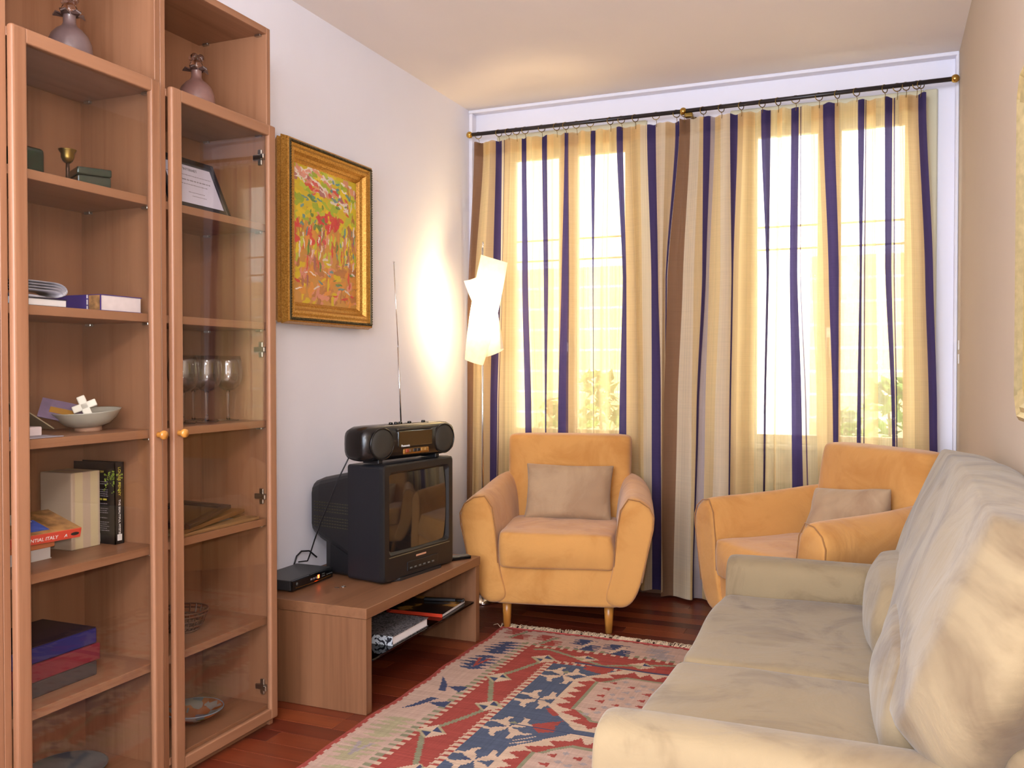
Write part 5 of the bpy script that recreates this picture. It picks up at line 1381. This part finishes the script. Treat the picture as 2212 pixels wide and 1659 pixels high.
# three hexagon medallions along the middle
for yc in (3.135, 2.455, 1.775):
    hx, hy = abs(XC + 1.095), 0.322
    ax_ = np.abs(GX - XC); ay_ = np.abs(GY - yc)
    flat = 0.15
    dd = np.minimum(hx - ax_, (hy - ay_) * 0.9 + 0 * ax_)
    sl = (hx - ax_) * 0.80 - np.maximum(ay_ - flat, 0) * 0.72
    H = np.where(ay_ < flat, np.minimum(hx - ax_, hy - ay_), np.minimum(sl, hy - ay_))
    run = np.where((hy - ay_) < sl, GX, GY)
    fill(H > 0, 'cream')
    fill(H > 0.018 + 0.048 * tri(run, 0.062), 'red')
    fill(H > 0.082, 'green')
    fill(H > 0.098, 'beige')
    rr_ = np.random.RandomState(int(yc * 100))
    for xx in np.arange(XC - 0.22, XC + 0.221, 0.074):
        for yy in np.arange(yc - 0.18, yc + 0.181, 0.066):
            jx, jy = rr_.normal(0, 0.006), rr_.normal(0, 0.006)
            if hx - abs(xx - XC) < 0.13 or hy - abs(yy - yc) < 0.13: continue
            poly([(xx + jx - 0.022, yy + jy), (xx + jx + 0.012, yy + jy + 0.015), (xx + jx + 0.012, yy + jy - 0.015)], 'red' if rr_.rand() < 0.7 else 'grey')
            poly([(xx + jx + 0.02, yy + jy + 0.028), (xx + jx + 0.036, yy + jy + 0.042), (xx + jx + 0.05, yy + jy + 0.028), (xx + jx + 0.036, yy + jy + 0.014)], 'grey')
    fill((np.abs(GY - (yc + hy + 0.006)) < 0.006) & (ax_ < 0.36), 'dblue')
# weft colour bars (abrash) belong to the dyed wool
ab = np.random.RandomState(3).normal(1, 0.05, (ny, 1, 1)) * np.random.RandomState(5).normal(1, 0.02, (1, nx, 1))
col = np.clip(col * ab * np.array([0.84, 0.84, 0.86]), 0, 1)
verts = []
for j in range(ny + 1):
    for i in range(nx + 1):
        x = RX0 + (RX1 - RX0) * i / nx; yv = RY0 + (RY1 - RY0) * j / ny
        edge = 0.004 * math.sin(yv * 9) + 0.003 * math.sin(yv * 23)
        verts.append((x + edge * max(0, 1 - i / 40), yv + 0.008 * math.sin(x * 5 + 1) * max(0, 1 - (ny - j) / 60), 0.0055 + 0.0012 * math.sin(x * 31 + yv * 7) * math.sin(yv * 17)))
faces = [(j * (nx + 1) + i, j * (nx + 1) + i + 1, (j + 1) * (nx + 1) + i + 1, (j + 1) * (nx + 1) + i) for j in range(ny) for i in range(nx)]
rug = thing('kilim_rug', (XC, 2.56, 0), 'red blue and beige patterned kilim rug in front of the sofa', 'rug')
me = color_mesh('woven_field', verts, faces, col.reshape(-1, 3))
me.polygons.foreach_set('use_smooth', [True] * len(me.polygons))
obj('woven_field', me, attr_mat('kilim_wool', 0.95, 0.5, 420.0, 0.05, True), rug)
fr_b = bmesh.new(); rg = random.Random(21)
x = RX0 - 0.005
while x < -0.42:
    n_ = rg.randint(3, 6); ca = rg.gauss(0, 0.35)
    for k in range(n_):
        a = ca + rg.gauss(0, 0.25); ln = rg.uniform(0.045, 0.075)
        bx, by = x + rg.uniform(-0.004, 0.004), RY1 - 0.004 + 0.008 * math.sin(x * 5 + 1)
        p1 = Vector((bx, by, 0.005)); p2 = p1 + Vector((math.sin(a) * ln * 0.5, math.cos(a) * ln * 0.5, rg.uniform(0.004, 0.012))); p3 = p1 + Vector((math.sin(a * 1.4) * ln, math.cos(a) * ln, 0.0))
        p3.z = 0.0025
        tb = tube([p1, p2, p3], [0.0018, 0.0016, 0.001], 4)
        me_ = bpy.data.meshes.new('t'); tb.to_mesh(me_); tb.free(); fr_b.from_mesh(me_); bpy.data.meshes.remove(me_)
    x += rg.uniform(0.008, 0.016)
obj('fringe', fr_b, plain('wool_fringe', S(206, 180, 148), 0.95, var=0.15, vscale=60), rug, kind='stuff')
obj('end_cord', tube([(xx, RY1 - 0.003 + 0.008 * math.sin(xx * 5 + 1), 0.006) for xx in np.linspace(RX0, RX1, 60)], 0.003, 6), plain('red_cord', S(160, 64, 60), 0.9), rug)
